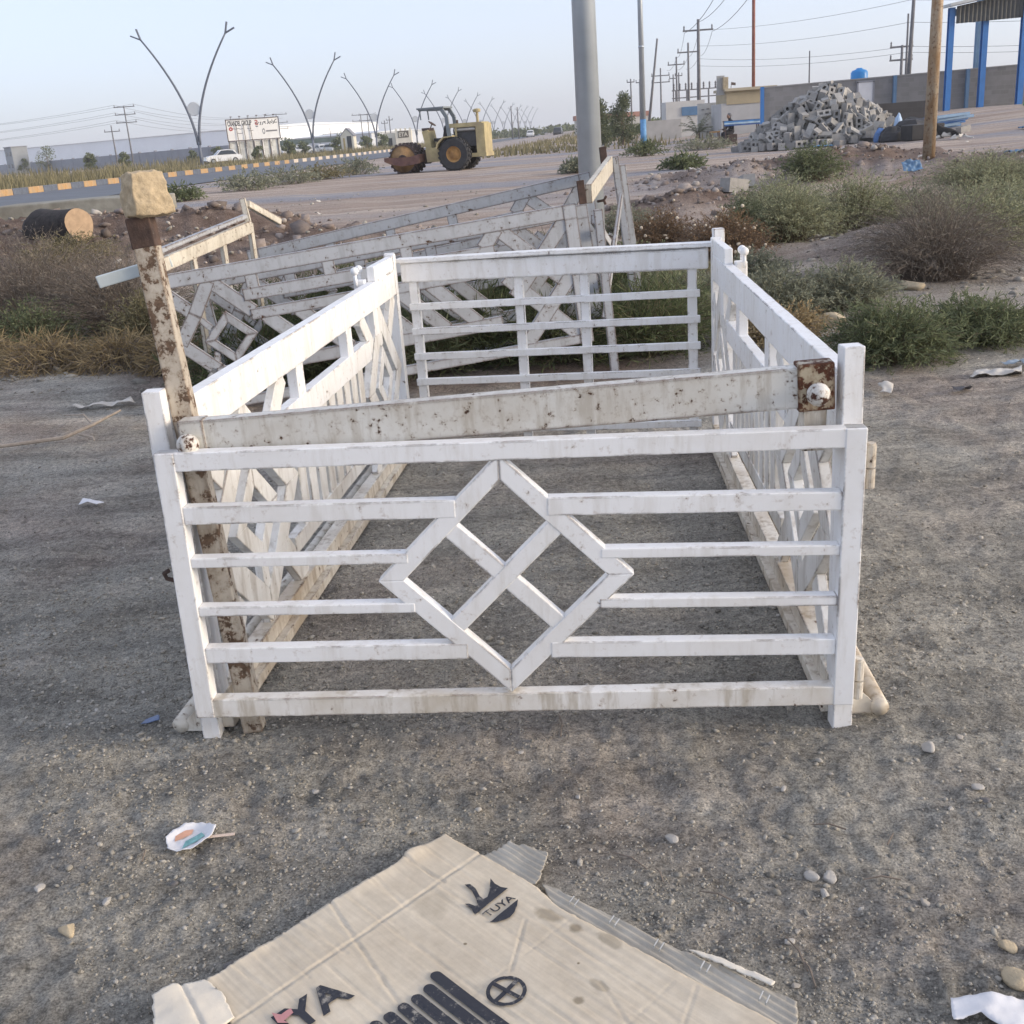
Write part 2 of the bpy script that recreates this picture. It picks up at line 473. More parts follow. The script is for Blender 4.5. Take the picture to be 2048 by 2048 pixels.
p3 = spread(3500, 7.5, 30., 23); s3 = np.clip(np.random.default_rng(8).lognormal(math.log(.018), .55, len(p3)), .008, .08)
_v, _f = stones(np.vstack([p1, p2, p3]), np.concatenate([s1, s2, s3]), 31)
stuff(np_mesh('gravel', _v, _f, M_GRAVEL), 'loose grey and brown gravel strewn over the trampled earth', 'gravel')
# rubble lumps on the dumped mounds
_q = []
_g = np.random.default_rng(41)
for cx, cy, rx, ry, h in MOUNDS[:3] + MOUNDS[4:]:
    k = 420
    _q.append(np.stack([_g.normal(cx, rx * .75, k), _g.normal(cy, ry * .75, k)], -1))
_q = np.vstack(_q)
_v, _f = stones(_q, np.clip(_g.lognormal(math.log(.030), .6, len(_q)), .015, .16), 43, .42, .8)
stuff(np_mesh('rubble', _v, _f, island('rubble_lump', [(0., (.13, .105, .09)), (.5, (.23, .185, .16)), (.9, (.33, .28, .25)), (1., (.5, .47, .43))], sc=25)),
      'broken clods and rubble on the dumped earth mounds', 'rubble')
def stone(loc, r, label, mat=M_STONE, seed=0, sq=(1.2, .9, .62), group=None, name='stone'):
    g = np.random.default_rng(100 + seed)
    m = MB(); m.ball((0, 0, 0), 1, 18)
    v = np.array(m.v); v *= (1 + .22 * fbm(v[:, 0] * 1.6 + seed, v[:, 1] * 1.6 + v[:, 2] * 1.9, 4, .6))[:, None]; nrm = v / (np.linalg.norm(v, axis=1)[:, None] + 1e-6)
    k = g.normal(size=(8, 3)); k /= np.linalg.norm(k, axis=1)[:, None]
    for q in k:
        d = v @ q; v = v - np.where(d > .62, d - .62, 0)[:, None] * q * .9
    v = v * np.array(sq) * r
    w = g.random() * 6.28
    v = v @ np.array([[math.cos(w), math.sin(w), 0], [-math.sin(w), math.cos(w), 0], [0, 0, 1]])
    m.v = [tuple(p) for p in v]
    o = m.build(name, mat, smooth=True)
    o.location = (loc[0], loc[1], gz(*loc[:2]) + r * sq[2] * .45 if len(loc) < 3 else loc[2])
    return tag(o, label, 'stone', group)
# ================================================================ the white truck-bed cage
M_WHITE = paint('white_enamel', (.84, .845, .85), dirt=.22, chips=.67, edge=.5, erad=.008, dirtcol=(.50, .43, .32))
M_WHITE_IN = paint('worn_white_enamel', (.79, .785, .76), dirt=.42, chips=.67, edge=.5)
M_WHITE_GRIM = paint('grimy_white_enamel', (.80, .785, .755), dirt=.6, chips=.66, edge=.6, dirtcol=(.42, .34, .22))
M_WHITE_LOW = paint('stained_white_enamel', (.70, .66, .58), dirt=.75, chips=.63, edge=.5, dirtcol=(.36, .27, .17))
M_GREYP = paint('weathered_grey_enamel', (.45, .47, .50), dirt=.3, dirtcol=(.22, .21, .20), chips=.625, edge=1.1, scale=.8, erad=.018)
M_CREAMP = paint('weathered_cream_enamel', (.66, .62, .53), dirt=.4, chips=.63, edge=.9, erad=.012)
M_BARP = paint('scratched_primer', (.62, .61, .57), dirt=.42, chips=.618, edge=1.0, dirtcol=(.33, .26, .17), scale=1.5, rustcol=(.12, .06, .035), erad=.012)
M_RUST = plain('rust', (.080, .052, .042), .9, .45, 30, bmp=.5, dirt=(.13, .075, .05))
M_POSTP = paint('flaking_paint', (.55, .50, .42), dirt=.7, chips=.535, edge=.7, dirtcol=(.30, .23, .16), rustcol=(.25, .17, .115), scale=.8, erad=.012)

def bev(o, w=.003):
    md = o.modifiers.new('edge', 'BEVEL'); md.width = w; md.segments = 2; md.limit_method = 'ANGLE'
    return o
def strip(m, x0, z0, x1, z1, w, d, y=0.):
    return m.bar((x0, y, z0), (x1, y, z1), w, d, (0, 1, 0), ch=0)
def sub(name, parent, mat, fn, w=.003):
    m = MB(); fn(m); return bev(m.build(name, mat, parent), w)
def strip_part(name, parent, mat, x0, z0, x1, z1, w, d, y=0.):
    return sub(name, parent, mat, lambda m: strip(m, x0, z0, x1, z1, w, d, y))
def ring_parts(name, parent, mat, cx, cz, rx, rz, w, d, y=0.):
    """four mitred flats forming a diamond"""
    O = [(cx, cz + rz), (cx - rx, cz), (cx, cz - rz), (cx + rx, cz)]
    k = w / math.sin(math.atan2(rz, rx) ) if rx else 0
    kx = w / math.sin(math.atan2(rz, rx)); kz = w / math.cos(math.atan2(rz, rx))
    I = [(cx, cz + rz - kz), (cx - rx + kx, cz), (cx, cz - rz + kz), (cx + rx - kx, cz)]
    for i in range(4):
        j = (i + 1) % 4
        m = MB(); m.prism([O[i], O[j], I[j], I[i]], Matrix.Translation((0, y - d / 2, 0)), d)
        bev(m.build(name, mat, parent), .0025)

C0 = Vector((.1, 4.0, 0))
cage = thing('truck_bed_cage', 'white welded steel truck-bed cage standing on the dirt, diamond tailgate facing the camera', 'truck cage', C0)
def put(part, M, parent=cage, base=C0):
    part.parent = parent
    part.matrix_basis = Matrix.Translation(-Vector(base)) @ M
    return part
# --- tailgate
GW, GH = 1.696, .722
gate = MB()
gate.bar((.025, 0, 0), (.025, 0, GH), .050, .044, ch=0); gate.bar((GW - .025, 0, 0), (GW - .025, 0, GH), .050, .044, ch=0)
gate.bar((.0, 0, GH - .0235), (GW, 0, GH - .0235), .047, .041, ch=0)
gate = bev(gate.build('tailgate', M_WHITE)); put(gate, frame((-.865, 2.60, .106), (1.691, -.13, -.026)))
strip_part('bottom_rail', gate, M_WHITE_GRIM, .0, .026, GW, .026, .052, .041)
gate['label'] = 'tailgate with a diamond lattice between short horizontal rails'
for z0, w in ((.560, .046), (.435, .026), (.302, .026), (.178, .043)):
    dx = .315 * (1 - abs(z0 - .372) / .312) + .006
    strip_part('rail', gate, M_WHITE, .05, z0, .835 - dx + .02, z0 - .004, w, .037)
    strip_part('rail', gate, M_WHITE, .835 + dx - .02, z0 - .006, GW - .05, z0 - .016, w, .037)
ring_parts('diamond_bar', gate, M_WHITE, .835, .372, .318, .318, .046, .0345)
strip_part('diamond_bar', gate, M_WHITE, .835 - .148, .372 - .148, .835 + .148, .372 + .148, .044, .032)
strip_part('diamond_bar', gate, M_WHITE, .835 - .148, .372 + .148, .835 + .148, .372 - .148, .044, .0295)
for zz in (.62, .06):
    m = MB(); m.tube([(GW + .014, .0, zz - .05), (GW + .014, .0, zz - .002)], .0135, 14).tube([(GW + .014, .0, zz + .002), (GW + .014, .0, zz + .055)], .0135, 14)
    m.tube([(GW + .014, .0, zz + .055), (GW + .014, .0, zz + .061)], .011, 14)
    m.build('hinge', M_WHITE_LOW, gate)
m = MB(); m.tube([(-.012, .012, .38), (-.03, .012, .385), (-.034, .01, .40), (-.02, .008, .408)], .006, 8)
m.build('latch', M_RUST, gate)

# --- the two long sides
def white_side(P, Q, out):
    """side panel from front corner P to rear corner Q; out = +1 when local +Y points out of the cage"""
    P, Q = Vector((*P, 0)), Vector((*Q, 0)); L = (Q - P).length
    m = MB()
    m.bar((.03, 0, .05), (.03, 0, .90), .06, .046, ch=0); m.bar((L - .03, 0, .05), (L - .03, 0, .985), .06, .046, ch=0)
    m.bar((0, 0, .855), (L, 0, .855), .115, .0425, ch=0)
    p = bev(m.build('side_panel', M_WHITE)); put(p, frame(P, Q - P))
    strip_part('bottom_rail', p, M_WHITE_LOW, .0, .078, L, .078, .055, .052)
    strip_part('runner', p, M_WHITE_LOW, -.01, .032, L, .032, .036, .06, -out * .02)
    r2 = strip_part('mid_rail', p, M_WHITE, .74, .645, 2.14, .645, .09, .039)
    for s in (1.09, 1.80, 2.30): strip_part('stub', p, M_WHITE, s, .68, s, .81, .085, .0365)
    strip_part('top_board', p, M_WHITE, L - .46, .945, L - .03, .945, .066, .036)
    # vertical slats between the middle rail and a low rail
    strip_part('low_rail', p, M_WHITE_IN, .80, .235, 2.05, .235, .06, .0365)
    for k in range(9):
        s = .98 + k * .118
        strip_part('slat', p, M_WHITE_IN, s, .255, s, .615, .084, .030)
    # diamond lattices at both ends
    for cx, rx in ((.50, .43), (2.38, .36)):
        ring_parts('brace', p, M_WHITE_IN, cx, .455, rx, .36, .090, .0335)
        ring_parts('brace', p, M_WHITE_IN, cx, .455, rx * .46, .36 * .46, .058, .0315)
        strip_part('brace', p, M_WHITE_IN, cx - rx * .5 , .455 + .19, cx - rx * .95, .80, .08, .0285)
        strip_part('brace', p, M_WHITE_IN, cx + rx * .5 , .455 + .19, cx + rx * .95, .80, .08, .0285)
        strip_part('brace', p, M_WHITE_IN, cx - rx * .5, .455 - .19, cx - rx * .9, .09, .08, .0285)
        strip_part('brace', p, M_WHITE_IN, cx + rx * .5, .455 - .19, cx + rx * .9, .09, .08, .0285)
        strip_part('brace', p, M_WHITE_IN, cx, .10, cx, .30, .055, .026)
        strip_part('brace', p, M_WHITE_IN, cx, .62, cx, .80, .055, .026)
    # outside: pipe runner with a cut bracket at its front end, short post with two ball hooks
    o = out
    m = MB(); m.tube([(-.02, o * .10, .027), (L * .5, o * .095, .028), (L - .1, o * .09, .03)], .023, 14)
    m.build('pipe_runner', M_WHITE_LOW, p, True)
    m = MB(); m.prism([(-.02, .0), (.16, .0), (.02, .13), (-.02, .13)] if False else [(0, 0), (.085, .0), (.0, .085)], frame((-.012, o * .03, .008), (0, o, 0)), .006)
    m.build('bracket', M_WHITE_LOW, p)
    sp = L - .47
    m = MB(); m.bar((sp, o * .05, .55), (sp, o * .05, .925), .055, .05, ch=.004)
    post = bev(m.build('hook_post', M_WHITE, p))
    for dx in (-.04, .035):
        m = MB(); m.tube([(sp + dx, o * .06, .90), (sp + dx, o * .06, .955)], .008, 8).ball((sp + dx, o * .06, .968), .0185, 14)
        m.build('ball', M_WHITE, p, True)
    return p, L
FL, FR, RL, RR = (-.85, 2.70), (.82, 2.545), (-.50, 5.50), (1.03, 5.20)
pl, LL = white_side(FL, RL, 1)
pr, LR = white_side(FR, RR, -1)
pl['label'] = 'side panel on the left, its inner face toward the light'
pr['label'] = 'side panel on the right, with vertical slats and diamond braces'
# corner posts
def corner(x, y, z0, z1, w):
    m = MB(); m.bar((x, y, z0), (x, y, z1), w, w, (0, 1, 0), ch=0)
    m.add([(x - w / 2, y - w / 2, z1), (x + w / 2, y - w / 2, z1), (x + w / 2, y + w / 2, z1), (x - w / 2, y + w / 2, z1)], [(0, 1, 2, 3)]) if False else None
    o = bev(m.build('corner_post', M_WHITE)); put(o, Matrix())
    return o
corner(-.858, 2.675, -.015, .965, .048); corner(.812, 2.515, -.015, .985, .050)
corner(-.512, 5.55, .008, .985, .05); corner(1.05, 5.235, .008, 1.02, .05)
# --- headboard grille across the rear
hx = Vector((1.05 - .03, 5.22, 0)) - Vector((-.475, 5.53, 0)); HL = hx.length
m = MB(); m.bar((.02, 0, .890), (HL - .02, 0, .890), .095, .06, ch=0)
head = bev(m.build('headboard', M_WHITE), .008); put(head, frame((-.475, 5.53, 0), hx))
head['label'] = 'headboard grille of thin rails under a deep top beam'
m = MB(); m.bar((0, -.002, .948), (HL * .5, -.006, .955), .02, .085, (0, 1, 0), ch=0).bar((HL * .5, -.006, .955), (HL, -.002, .953), .02, .085, (0, 1, 0), ch=0)
bev(m.build('cap', M_WHITE, head))
for s in (.075, .60, .92, 1.43): strip_part('upright', head, M_WHITE, s, .03, s, .86, .045, .034)
for z0 in (.722, .600, .474, .345, .21, .09): strip_part('rail', head, M_WHITE, .05, z0, HL - .06, z0 + .01, .034, .026, -.022)

# ================================================================ rusty crossbar frame jammed into the gateway
RB = Vector((-.75, 2.68, 0))
rf = thing('rusty_barrier', 'rusty steel barrier, leaning post and scratched crossbar wedged behind the tailgate', 'barrier', RB)
def rput(o): o.parent = rf; o.matrix_basis = Matrix.Translation(-RB); return o
m = MB(); m.bar((-.748, 2.685, .004), (-.832, 2.735, 1.335), .054, .050, (0, 1, 0), ch=0)
post = rput(bev(m.build('post', M_POSTP))); post['label'] = 'tall leaning post with flaking cream paint over rust'
m = MB(); m.bar((-.8305, 2.7345, 1.300), (-.838, 2.7395, 1.372), .058, .054, (0, 1, 0), ch=0)
rput(bev(m.build('post_cap', M_RUST)))
m = MB(); m.bar((-.768, 2.655, .840), (.748, 2.535, .892), .098, .046, (0, 1, 0), ch=0)
rput(bev(m.build('crossbar', M_BARP), .004))
m = MB(); m.bar((.690, 2.5375, .8905), (.775, 2.531, .8935), .113, .058, (0, 1, 0), ch=0)
rput(bev(m.build('sleeve', paint('rusted_sleeve', (.44, .38, .27), dirt=.9, chips=.50, edge=1., dirtcol=(.22, .10, .04), rustcol=(.17, .06, .025))), .004))
m = MB(); m.bar((-.80, 2.6575, .839), (-.735, 2.6525, .8405), .104, .054, (0, 1, 0), ch=0)
rput(bev(m.build('sleeve', M_BARP), .004))
m = MB(); m.bar((.729, 2.542, .735), (.732, 2.538, .845), .056, .046, (0, 1, 0), ch=0)
rput(bev(m.build('stub', M_WHITE_LOW)))
M_KNOB = paint('peeling_knob', (.74, .73, .69), dirt=.3, chips=.53, edge=.1, scale=1.5, rustcol=(.13, .05, .025))
for c in ((-.776, 2.606, .838), (.727, 2.478, .882)):
    m = MB(); m.ball(c, .0275, 20).tube([c, (c[0], c[1] + .035, c[2])], .012, 10)
    rput(m.build('ball_knob', M_KNOB, smooth=True))
# ---- yellow sandstone on top of the leaning post
M_SAND = island('sandstone', [(0., (.47, .375, .245)), (1., (.52, .42, .29))], .95, 1., 70)
def sandstone():
    m = MB(); n = 20
    g = np.random.default_rng(9)
    vs, fs, idx = [], [], {}
    def key(p): return tuple(np.round(p, 4))
    for ax in range(3):
        for sg in (-1, 1):
            for i in range(n):
                for j in range(n):
                    q = []
                    for a, b in ((i, j), (i + 1, j), (i + 1, j + 1), (i, j + 1)):
                        p = np.zeros(3); p[ax] = sg; p[(ax + 1) % 3] = -1 + 2 * a / n; p[(ax + 2) % 3] = -1 + 2 * b / n
                        k = key(p)
                        if k not in idx:
                            idx[k] = len(vs); vs.append(p)
                        q.append(idx[k])
                    fs.append(q if sg > 0 else q[::-1])
    v = np.array(vs)
    r = np.linalg.norm(v, axis=1)[:, None]
    v = v * (1 - .19 * (r - 1))
    v = v * np.array([.046 , .044, .053])
    v[:, 0] *= 1 - .10 * (v[:, 2] / .06) + .02
    v[:, 0] += .010 * np.where(v[:, 0] > 0, np.clip(-v[:, 2] / .05, 0, 1), 0)
    v += .0065 * np.stack([fbm(v[:, 1] * 45 + 3, v[:, 2] * 45, 5, .6), fbm(v[:, 0] * 45 + 9, v[:, 2] * 45, 5, .6), fbm(v[:, 0] * 45, v[:, 1] * 45 + 5, 5, .6)], -1)
    m.add(v, fs)
    o = m.build('sandstone_block', M_SAND, smooth=True)
    o.rotation_euler = (math.radians(-2), math.radians(2), math.radians(38))
    o.location = (-.815, 2.735, 1.424)
    return tag(o, 'yellow sandstone lump balanced on top of the leaning rusty post', 'stone')
sandstone()

# ================================================================ the older grey cage behind
B1 = Vector((-.6, 7.6, 0))
old = thing('old_truck_cage', 'older grey and cream truck cage with peeling paint, lying tilted behind the white cage', 'truck cage', B1)
def grey_side(P, X, mat, lab):
    """lattice panel, 2.64 m by 0.87 m, as a matrix frame at P along X"""
    L = 2.66
    m = MB()
    m.bar((.042, 0, .0), (.042, 0, .865), .084, .050, ch=0); m.bar((L - .042, 0, .0), (L - .042, 0, .865), .084, .050, ch=0)
    m.bar((0, 0, .822), (L, 0, .822), .086, .0465, ch=0); m.bar((0, 0, .03), (L, 0, .03), .06, .0465, ch=0)
    p = bev(m.build('side_panel', mat)); put(p, frame(P, X), old, B1); p['label'] = lab
    for x0, z0, x1, z1, w in ((.56, .668, 2.12, .668, .074), (.58, .545, 1.95, .545, .066), (.30, .225, 2.10, .225, .078)):
        strip_part('rail', p, mat, x0, z0, x1, z1, w, .043)
    for s in (.63, 1.10, 1.58): strip_part('stub', p, mat, s, .69, s, .80, .076, .040)
    for k in range(6):
        s = .66 + k * .205
        strip_part('slat', p, mat, s, .535, s + .27, .24, .088, .0375)
    for x0, z0, x1, z1 in ((.05, .81, .25, .60), (.25, .60, .375, .79), (.375, .79, .60, .56), (.25, .60, .125, .44), (.125, .44, .31, .25), (.31, .25, .16, .06), (.31, .25, .46, .06)):
        strip_part('brace', p, mat, x0, z0, x1, z1, .084, .0345 + .002 * (abs(x0 - .25) < .01))
    ring_parts('brace', p, mat, .43, .43, .165, .165, .05, .0305)
    strip_part('brace', p, mat, .33, .50, .245, .60, .042, .0185); strip_part('brace', p, mat, .33, .36, .30, .27, .042, .0185)
    for x0, z0, x1, z1, d in ((2.60, .80, 2.20, .36, .0245), (2.15, .80, 2.58, .36, .0215), (2.21, .03, 2.58, .45, .0265), (2.60, .03, 2.16, .50, .0235), (2.15, .80, 2.05, .69, .0285)):
        strip_part('brace', p, mat, x0, z0, x1, z1, .092, d + .01)
    return p
grey_side((-2.03, 6.74, -.03), (2.62, .30, .235), M_GREYP, 'near lattice panel, grey paint peeling along the top rail')
grey_side((-1.90, 7.40, -.12), (2.60, .22, .28), M_GREYP, 'middle lattice panel sunk between the near and far ones')
grey_side((-1.74, 8.60, -.06), (2.66, .02, .40), M_GREYP, 'far lattice panel, its right end raised')
def oput(m, name, mat, w=.003): o = bev(m.build(name, mat), w); put(o, Matrix(), old, B1); return o
# right-hand end: cream header with rusty stubs and a double post
m = MB(); m.bar((.615, 7.06, 1.115), (.915, 8.57, 1.235), .115, .04, (1, -.2, 0), ch=0); oput(m, 'end_header', M_CREAMP)
m = MB(); m.bar((.575, 7.02, 1.06), (.562, 7.03, 1.20), .045, .045, ch=0); oput(m, 'rusty_stub', M_RUST)
m = MB(); m.bar((.882, 8.61, 1.17), (.868, 8.62, 1.36), .05, .05, ch=0); oput(m, 'rusty_stub', M_RUST)
m = MB(); m.bar((.955, 8.61, 1.285), (1.085, 8.56, .02), .052, .05, ch=0); oput(m, 'corner_post', M_GREYP)
m = MB(); m.bar((1.015, 8.66, 1.22), (1.145, 8.63, .0), .045, .05, ch=0); oput(m, 'corner_post', M_GREYP)
m = MB(); m.bar((.665, 7.04, 1.02), (.735, 7.06, -.01), .056, .05, ch=0); oput(m, 'corner_post', M_GREYP)
m = MB(); m.bar((.65, 7.2, .95), (.95, 8.5, .55), .06, .03, (1, -.2, 0), ch=0).bar((.69, 7.2, .30), (.98, 8.5, 1.0), .06, .026, (1, -.2, 0), ch=0); oput(m, 'end_brace', M_GREYP)
m = MB(); m.tube([(.66, 7.0, 1.07), (.70, 6.99, 1.075), (.715, 6.98, 1.10)], .009, 8).tube([(.70, 6.99, 1.075), (.71, 6.985, 1.05)], .008, 8); oput(m, 'latch', M_RUST)
# left-hand end: cream frame
m = MB(); m.bar((-2.03, 6.84, .885), (-1.70, 8.05, 1.005), .085, .035, (1, -.27, 0), ch=0); oput(m, 'end_rail', M_CREAMP)
m = MB(); m.bar((-2.05, 6.86, .965), (-1.72, 8.06, 1.08), .03, .04, (1, -.27, 0), ch=0); oput(m, 'end_rail', M_GREYP)
for f in (.33, .66, 1.):
    x, y = -2.03 + .33 * f, 6.84 + 1.21 * f
    m = MB(); m.bar((x, y, .05), (x, y, .93 + .1 * f), .05, .03, (1, -.27, 0), ch=0); oput(m, 'end_upright', M_CREAMP)
m = MB(); m.bar((-2.045, 6.84, .80), (-2.06, 6.85, 1.01), .04, .04, ch=0).bar((-1.705, 8.05, 1.0), (-1.73, 8.06, 1.20), .04, .04, ch=0); oput(m, 'end_post', M_CREAMP)
m = MB(); m.bar((-1.70, 8.07, 1.16), (-1.55, 8.4, 1.0), .05, .03, (1, -.27, 0), ch=0); oput(m, 'end_brace', M_CREAMP)
m = MB(); m.bar((-2.42, 6.86, .815), (-1.98, 6.95, .905), .075, .02, (0, 1, .2), ch=0)
oput(m, 'loose_flat', plain('pale_flat_steel', (.52, .58, .60), .45, .12, 4), .006)
# ================================================================ the flattened cardboard box
CA, CB = Vector((-.745, -.667, 0)), Vector((.667, -.745, 0))
CT = Vector((-.203, 2.115, 0))
CARD_M = Matrix(((CA.x, CB.x, 0, CT.x), (CA.y, CB.y, 0, CT.y), (0, 0, 1, 0), (0, 0, 0, 1)))
CREASES = [((-.02, .111), (.62, .142), .0035, .0022), ((.312, .0), (.385, .33), .0035, .0020), ((.39, .0), (.375, .15), .003, .0014), ((.20, .0), (.215, .14), .003, .0010),
           ((.47, .0), (.46, .15), .003, .0012), ((.545, .0), (.53, .15), .003, .0012), ((.109, .127), (.117, -.004), .003, .003), ((.073, .337), (.19, .42), .0025, .0016),
           ((.098, .563), (.162, .72), .003, .0012), ((-.01, .70), (.12, .76), .003, .0012), ((.385, .33), (.42, .60), .003, .0012), ((.14, .12), (.16, .90), .003, .0006), ((.26, .14), (.28, .90), .003, .0007), ((.05, .35), (.09, .90), .003, .0007)]
CREASES += [((.05 * k + .012 * ((k * 7) % 3), .0), (.05 * k + .004 * ((k * 5) % 4), .92), .0022, .0007 + .0004 * (k % 3)) for k in range(1, 14)]
CREASES += [((.0, .40), (.62, .43), .0022, .0008), ((.0, .66), (.62, .70), .0022, .0010)]
def card_h(p, q):
    p = np.asarray(p, float); q = np.asarray(q, float)
    h = .0175 + .006 * fbm(p * 3 + 2, q * 3, 2) + .0014 * fbm(p * 26, q * 3.0, 2) + .0007 * np.sin(p * 2 * math.pi / .021)* (.5 + fbm(p * 5, q * 5, 2))
    for (a, b), (c, d), w, dep in CREASES:
        ux, uy = c - a, d - b; l2 = ux * ux + uy * uy
        t = np.clip(((p - a) * ux + (q - b) * uy) / l2, 0, 1)
        dist = np.hypot(p - a - t * ux, q - b - t * uy) + .0016 * fbm(p * 60, q * 60, 2)
        h = h - 1.3 * dep * np.exp(-(dist / (w * .7)) ** 2) + dep * .3 * np.exp(-((dist - w * 2.4) / w) ** 2)
    h = h + .010 * np.exp(-((p - .10) / .03) ** 2 - (q / .03) ** 2)          # lifted by the tear
    h = h + .006 * np.exp(-(q / .02) ** 2) * (.5 + fbm(p * 12, q, 2))
    return h
def card_material():
    m, t, b = nt('kraft_cardboard')
    v = coords(t)
    n1 = noise(t, v, 5, 6, .6); n2 = noise(t, v, 45, 6, .65)
    fl = noise(t, coords(t, 'Object', (1, .06, 1)), 90, 3)
    c = ramp(t, n1, [(.3, (.55, .475, .37)), (.7, (.67, .60, .485))])
    c = mix(t, .5, c, ramp(t, fl, [(.3, (.82, .82, .82)), (.7, (1.08, 1.08, 1.08))]), 'MULTIPLY')
    c = mix(t, .5, c, ramp(t, n2, [(.3, (.8, .79, .77)), (.7, (1.08, 1.08, 1.08))]), 'MULTIPLY')
    st = noise(t, v, 14, 4, .6)
    for x, y, rx, ry, k in ((.03, .363, .022, .035, .55), (.022, .43, .018, .02, .7), (.005, .50, .016, .035, .45), (.16, .565, .012, .012, .7), (.105, .57, .01, .022, .4), (.165, .165, .05, .04, .22), (.09, .50, .004, .004, .9), (.20, .30, .004, .004, .9)):
        mp = t.nodes.new('ShaderNodeMapping'); mp.vector_type = 'POINT'
        mp.inputs['Scale'].default_value = (1 / rx, 1 / ry, 0); mp.inputs['Location'].default_value = (-x / rx, -y / ry, 0)
        tc = t.nodes.new('ShaderNodeTexCoord'); t.links.new(tc.outputs['Object'], mp.inputs[0])
        ln = N(t, 'ShaderNodeVectorMath', operation='LENGTH'); t.links.new(mp.outputs[0], ln.inputs[0])
        d = math_n(t, 'ADD', ln.outputs['Value'], math_n(t, 'MULTIPLY', math_n(t, 'SUBTRACT', st, .5), 2.2))
        c = mix(t, ramp(t, d, [(.55, k), (1.0, 0.)]), c, (.20, .16, .105))
    t.links.new(c, b.inputs['Base Color']); b.inputs['Roughness'].default_value = .85
    b.inputs['Specular IOR Level'].default_value = .2
    bump(t, b, math_n(t, 'ADD', fl, math_n(t, 'MULTIPLY', n2, .5)), .22, .002)
    return m
M_CARD = card_material()
def sheet(name, poly, hfun, mat, parent, step=.006, thick=.0035, jag=.003, seed=0):
    """a sheet with a polygon outline in card coordinates, clipped from a fine grid whose rim follows the outline"""
    P = np.array(poly); lo, hi = P.min(0), P.max(0)
    nx, ny = int((hi[0] - lo[0]) / step) + 2, int((hi[1] - lo[1]) / step) + 2
    gx, gy = np.meshgrid(lo[0] + np.arange(nx) * step, lo[1] + np.arange(ny) * step, indexing='ij')
    cx, cy = gx[:-1, :-1] + step / 2, gy[:-1, :-1] + step / 2
    def inside(x, y):
        r = np.zeros(x.shape, bool); k = len(P)
        for i in range(k):
            (x0, y0), (x1, y1) = P[i], P[(i + 1) % k]
            c = ((y0 > y) != (y1 > y)) & (x < (x1 - x0) * (y - y0) / (y1 - y0 + 1e-12) + x0)
            r ^= c
        return r
    inn = inside(cx, cy)
    use = np.zeros(gx.shape, bool)
    for a in (0, 1):
        for b in (0, 1):
            use[a:a + nx - 1, b:b + ny - 1] |= inn
    full = np.ones(gx.shape, int) * 0
    for a in (0, 1):
        for b in (0, 1):
            full[a:a + nx - 1, b:b + ny - 1] += inn
    rim = use & (full < 4)
    # snap rim vertices onto the outline
    x, y = gx.copy(), gy.copy()
    rx, ry = x[rim], y[rim]
    best = np.full(rx.shape, 1e9); bx, by = rx.copy(), ry.copy()
    for i in range(len(P)):
        (x0, y0), (x1, y1) = P[i], P[(i + 1) % len(P)]
        ux, uy = x1 - x0, y1 - y0
        t = np.clip(((rx - x0) * ux + (ry - y0) * uy) / (ux * ux + uy * uy + 1e-12), 0, 1)
        px, py = x0 + t * ux, y0 + t * uy; d = np.hypot(px - rx, py - ry)
        k = d < best; best[k] = d[k]; bx[k] = px[k]; by[k] = py[k]
    jn = fbm(bx * 70 + seed, by * 70, 3)
    x[rim] = bx + jag * jn; y[rim] = by + jag * fbm(bx * 70, by * 70 + seed + 4, 3)
    z = hfun(x, y)
    ids = -np.ones(gx.shape, int); ids[use] = np.arange(use.sum())
    v = np.stack([x[use], y[use], z[use]], -1)
    q = np.stack([ids[:-1, :-1], ids[1:, :-1], ids[1:, 1:], ids[:-1, 1:]], -1)[inn]
    o = np_mesh(name, v, q, mat, parent, True)
    if thick:
        md = o.modifiers.new('thickness', 'SOLIDIFY'); md.thickness = thick; md.offset = -1
    return o
card = sheet('flattened_cardboard_box', [(0, 0), (.10, -.006), (.125, .004), (.30, .0), (.47, .006), (.60, .008), (.625, .03), (.61, .07), (.625, .14), (.70, .20), (.70, .92), (-.035, .92), (-.032, .82), (-.018, .64), (.0, .36), (-.015, .27), (-.006, .115)],
             card_h, M_CARD, None, .0042)
card.matrix_world = CARD_M
tag(card, 'flattened brown cardboard box with black printing, torn along its edges', 'cardboard')
M_CARD2 = plain('grey_corrugated_card', (.46, .43, .37), .9, .25, 9, bmp=.3, dirt=(.26, .23, .19))
M_CARD3 = plain('inner_card', (.68, .63, .54), .9, .12, 9, bmp=.2)
fl = sheet('glue_flap', [(-.037, .27), (-.059, .463), (-.073, .618), (-.090, .69), (-.108, .845), (-.075, .872), (-.02, .90), (.02, .92), (.01, .36)],
           lambda p, q: .009 + .004 * fbm(p * 4, q * 4 + 3, 2) + .0022 * np.sin(p * 2 * math.pi / .016), M_CARD2, card, .004, .003)
sheet('torn_flap', [(.004, .105), (-.003, .114), (-.074, .133), (-.093, .173), (-.104, .229), (-.086, .238), (-.036, .268), (-.02, .275), (.01, .26)],
      lambda p, q: .013 + .010 * sstep(-p / .1) + .0022 * np.sin(p * 2 * math.pi / .013) + .004 * fbm(p * 20, q * 20, 2), M_CARD2, card, .004, .003, .006, 5)
sheet('folded_corner', [(.70, -.002), (.656, -.014), (.606, .012), (.600, .067), (.615, .142), (.70, .16), (.74, .08)],
      lambda p, q: .026 + .016 * sstep((p - .6) / .1) - .006 * np.exp(-((p - .645 - .2 * q) / .004) ** 2) + .008 * fbm(p * 14, q * 14, 3), M_CARD3, card, .0035, .004, .005, 9)
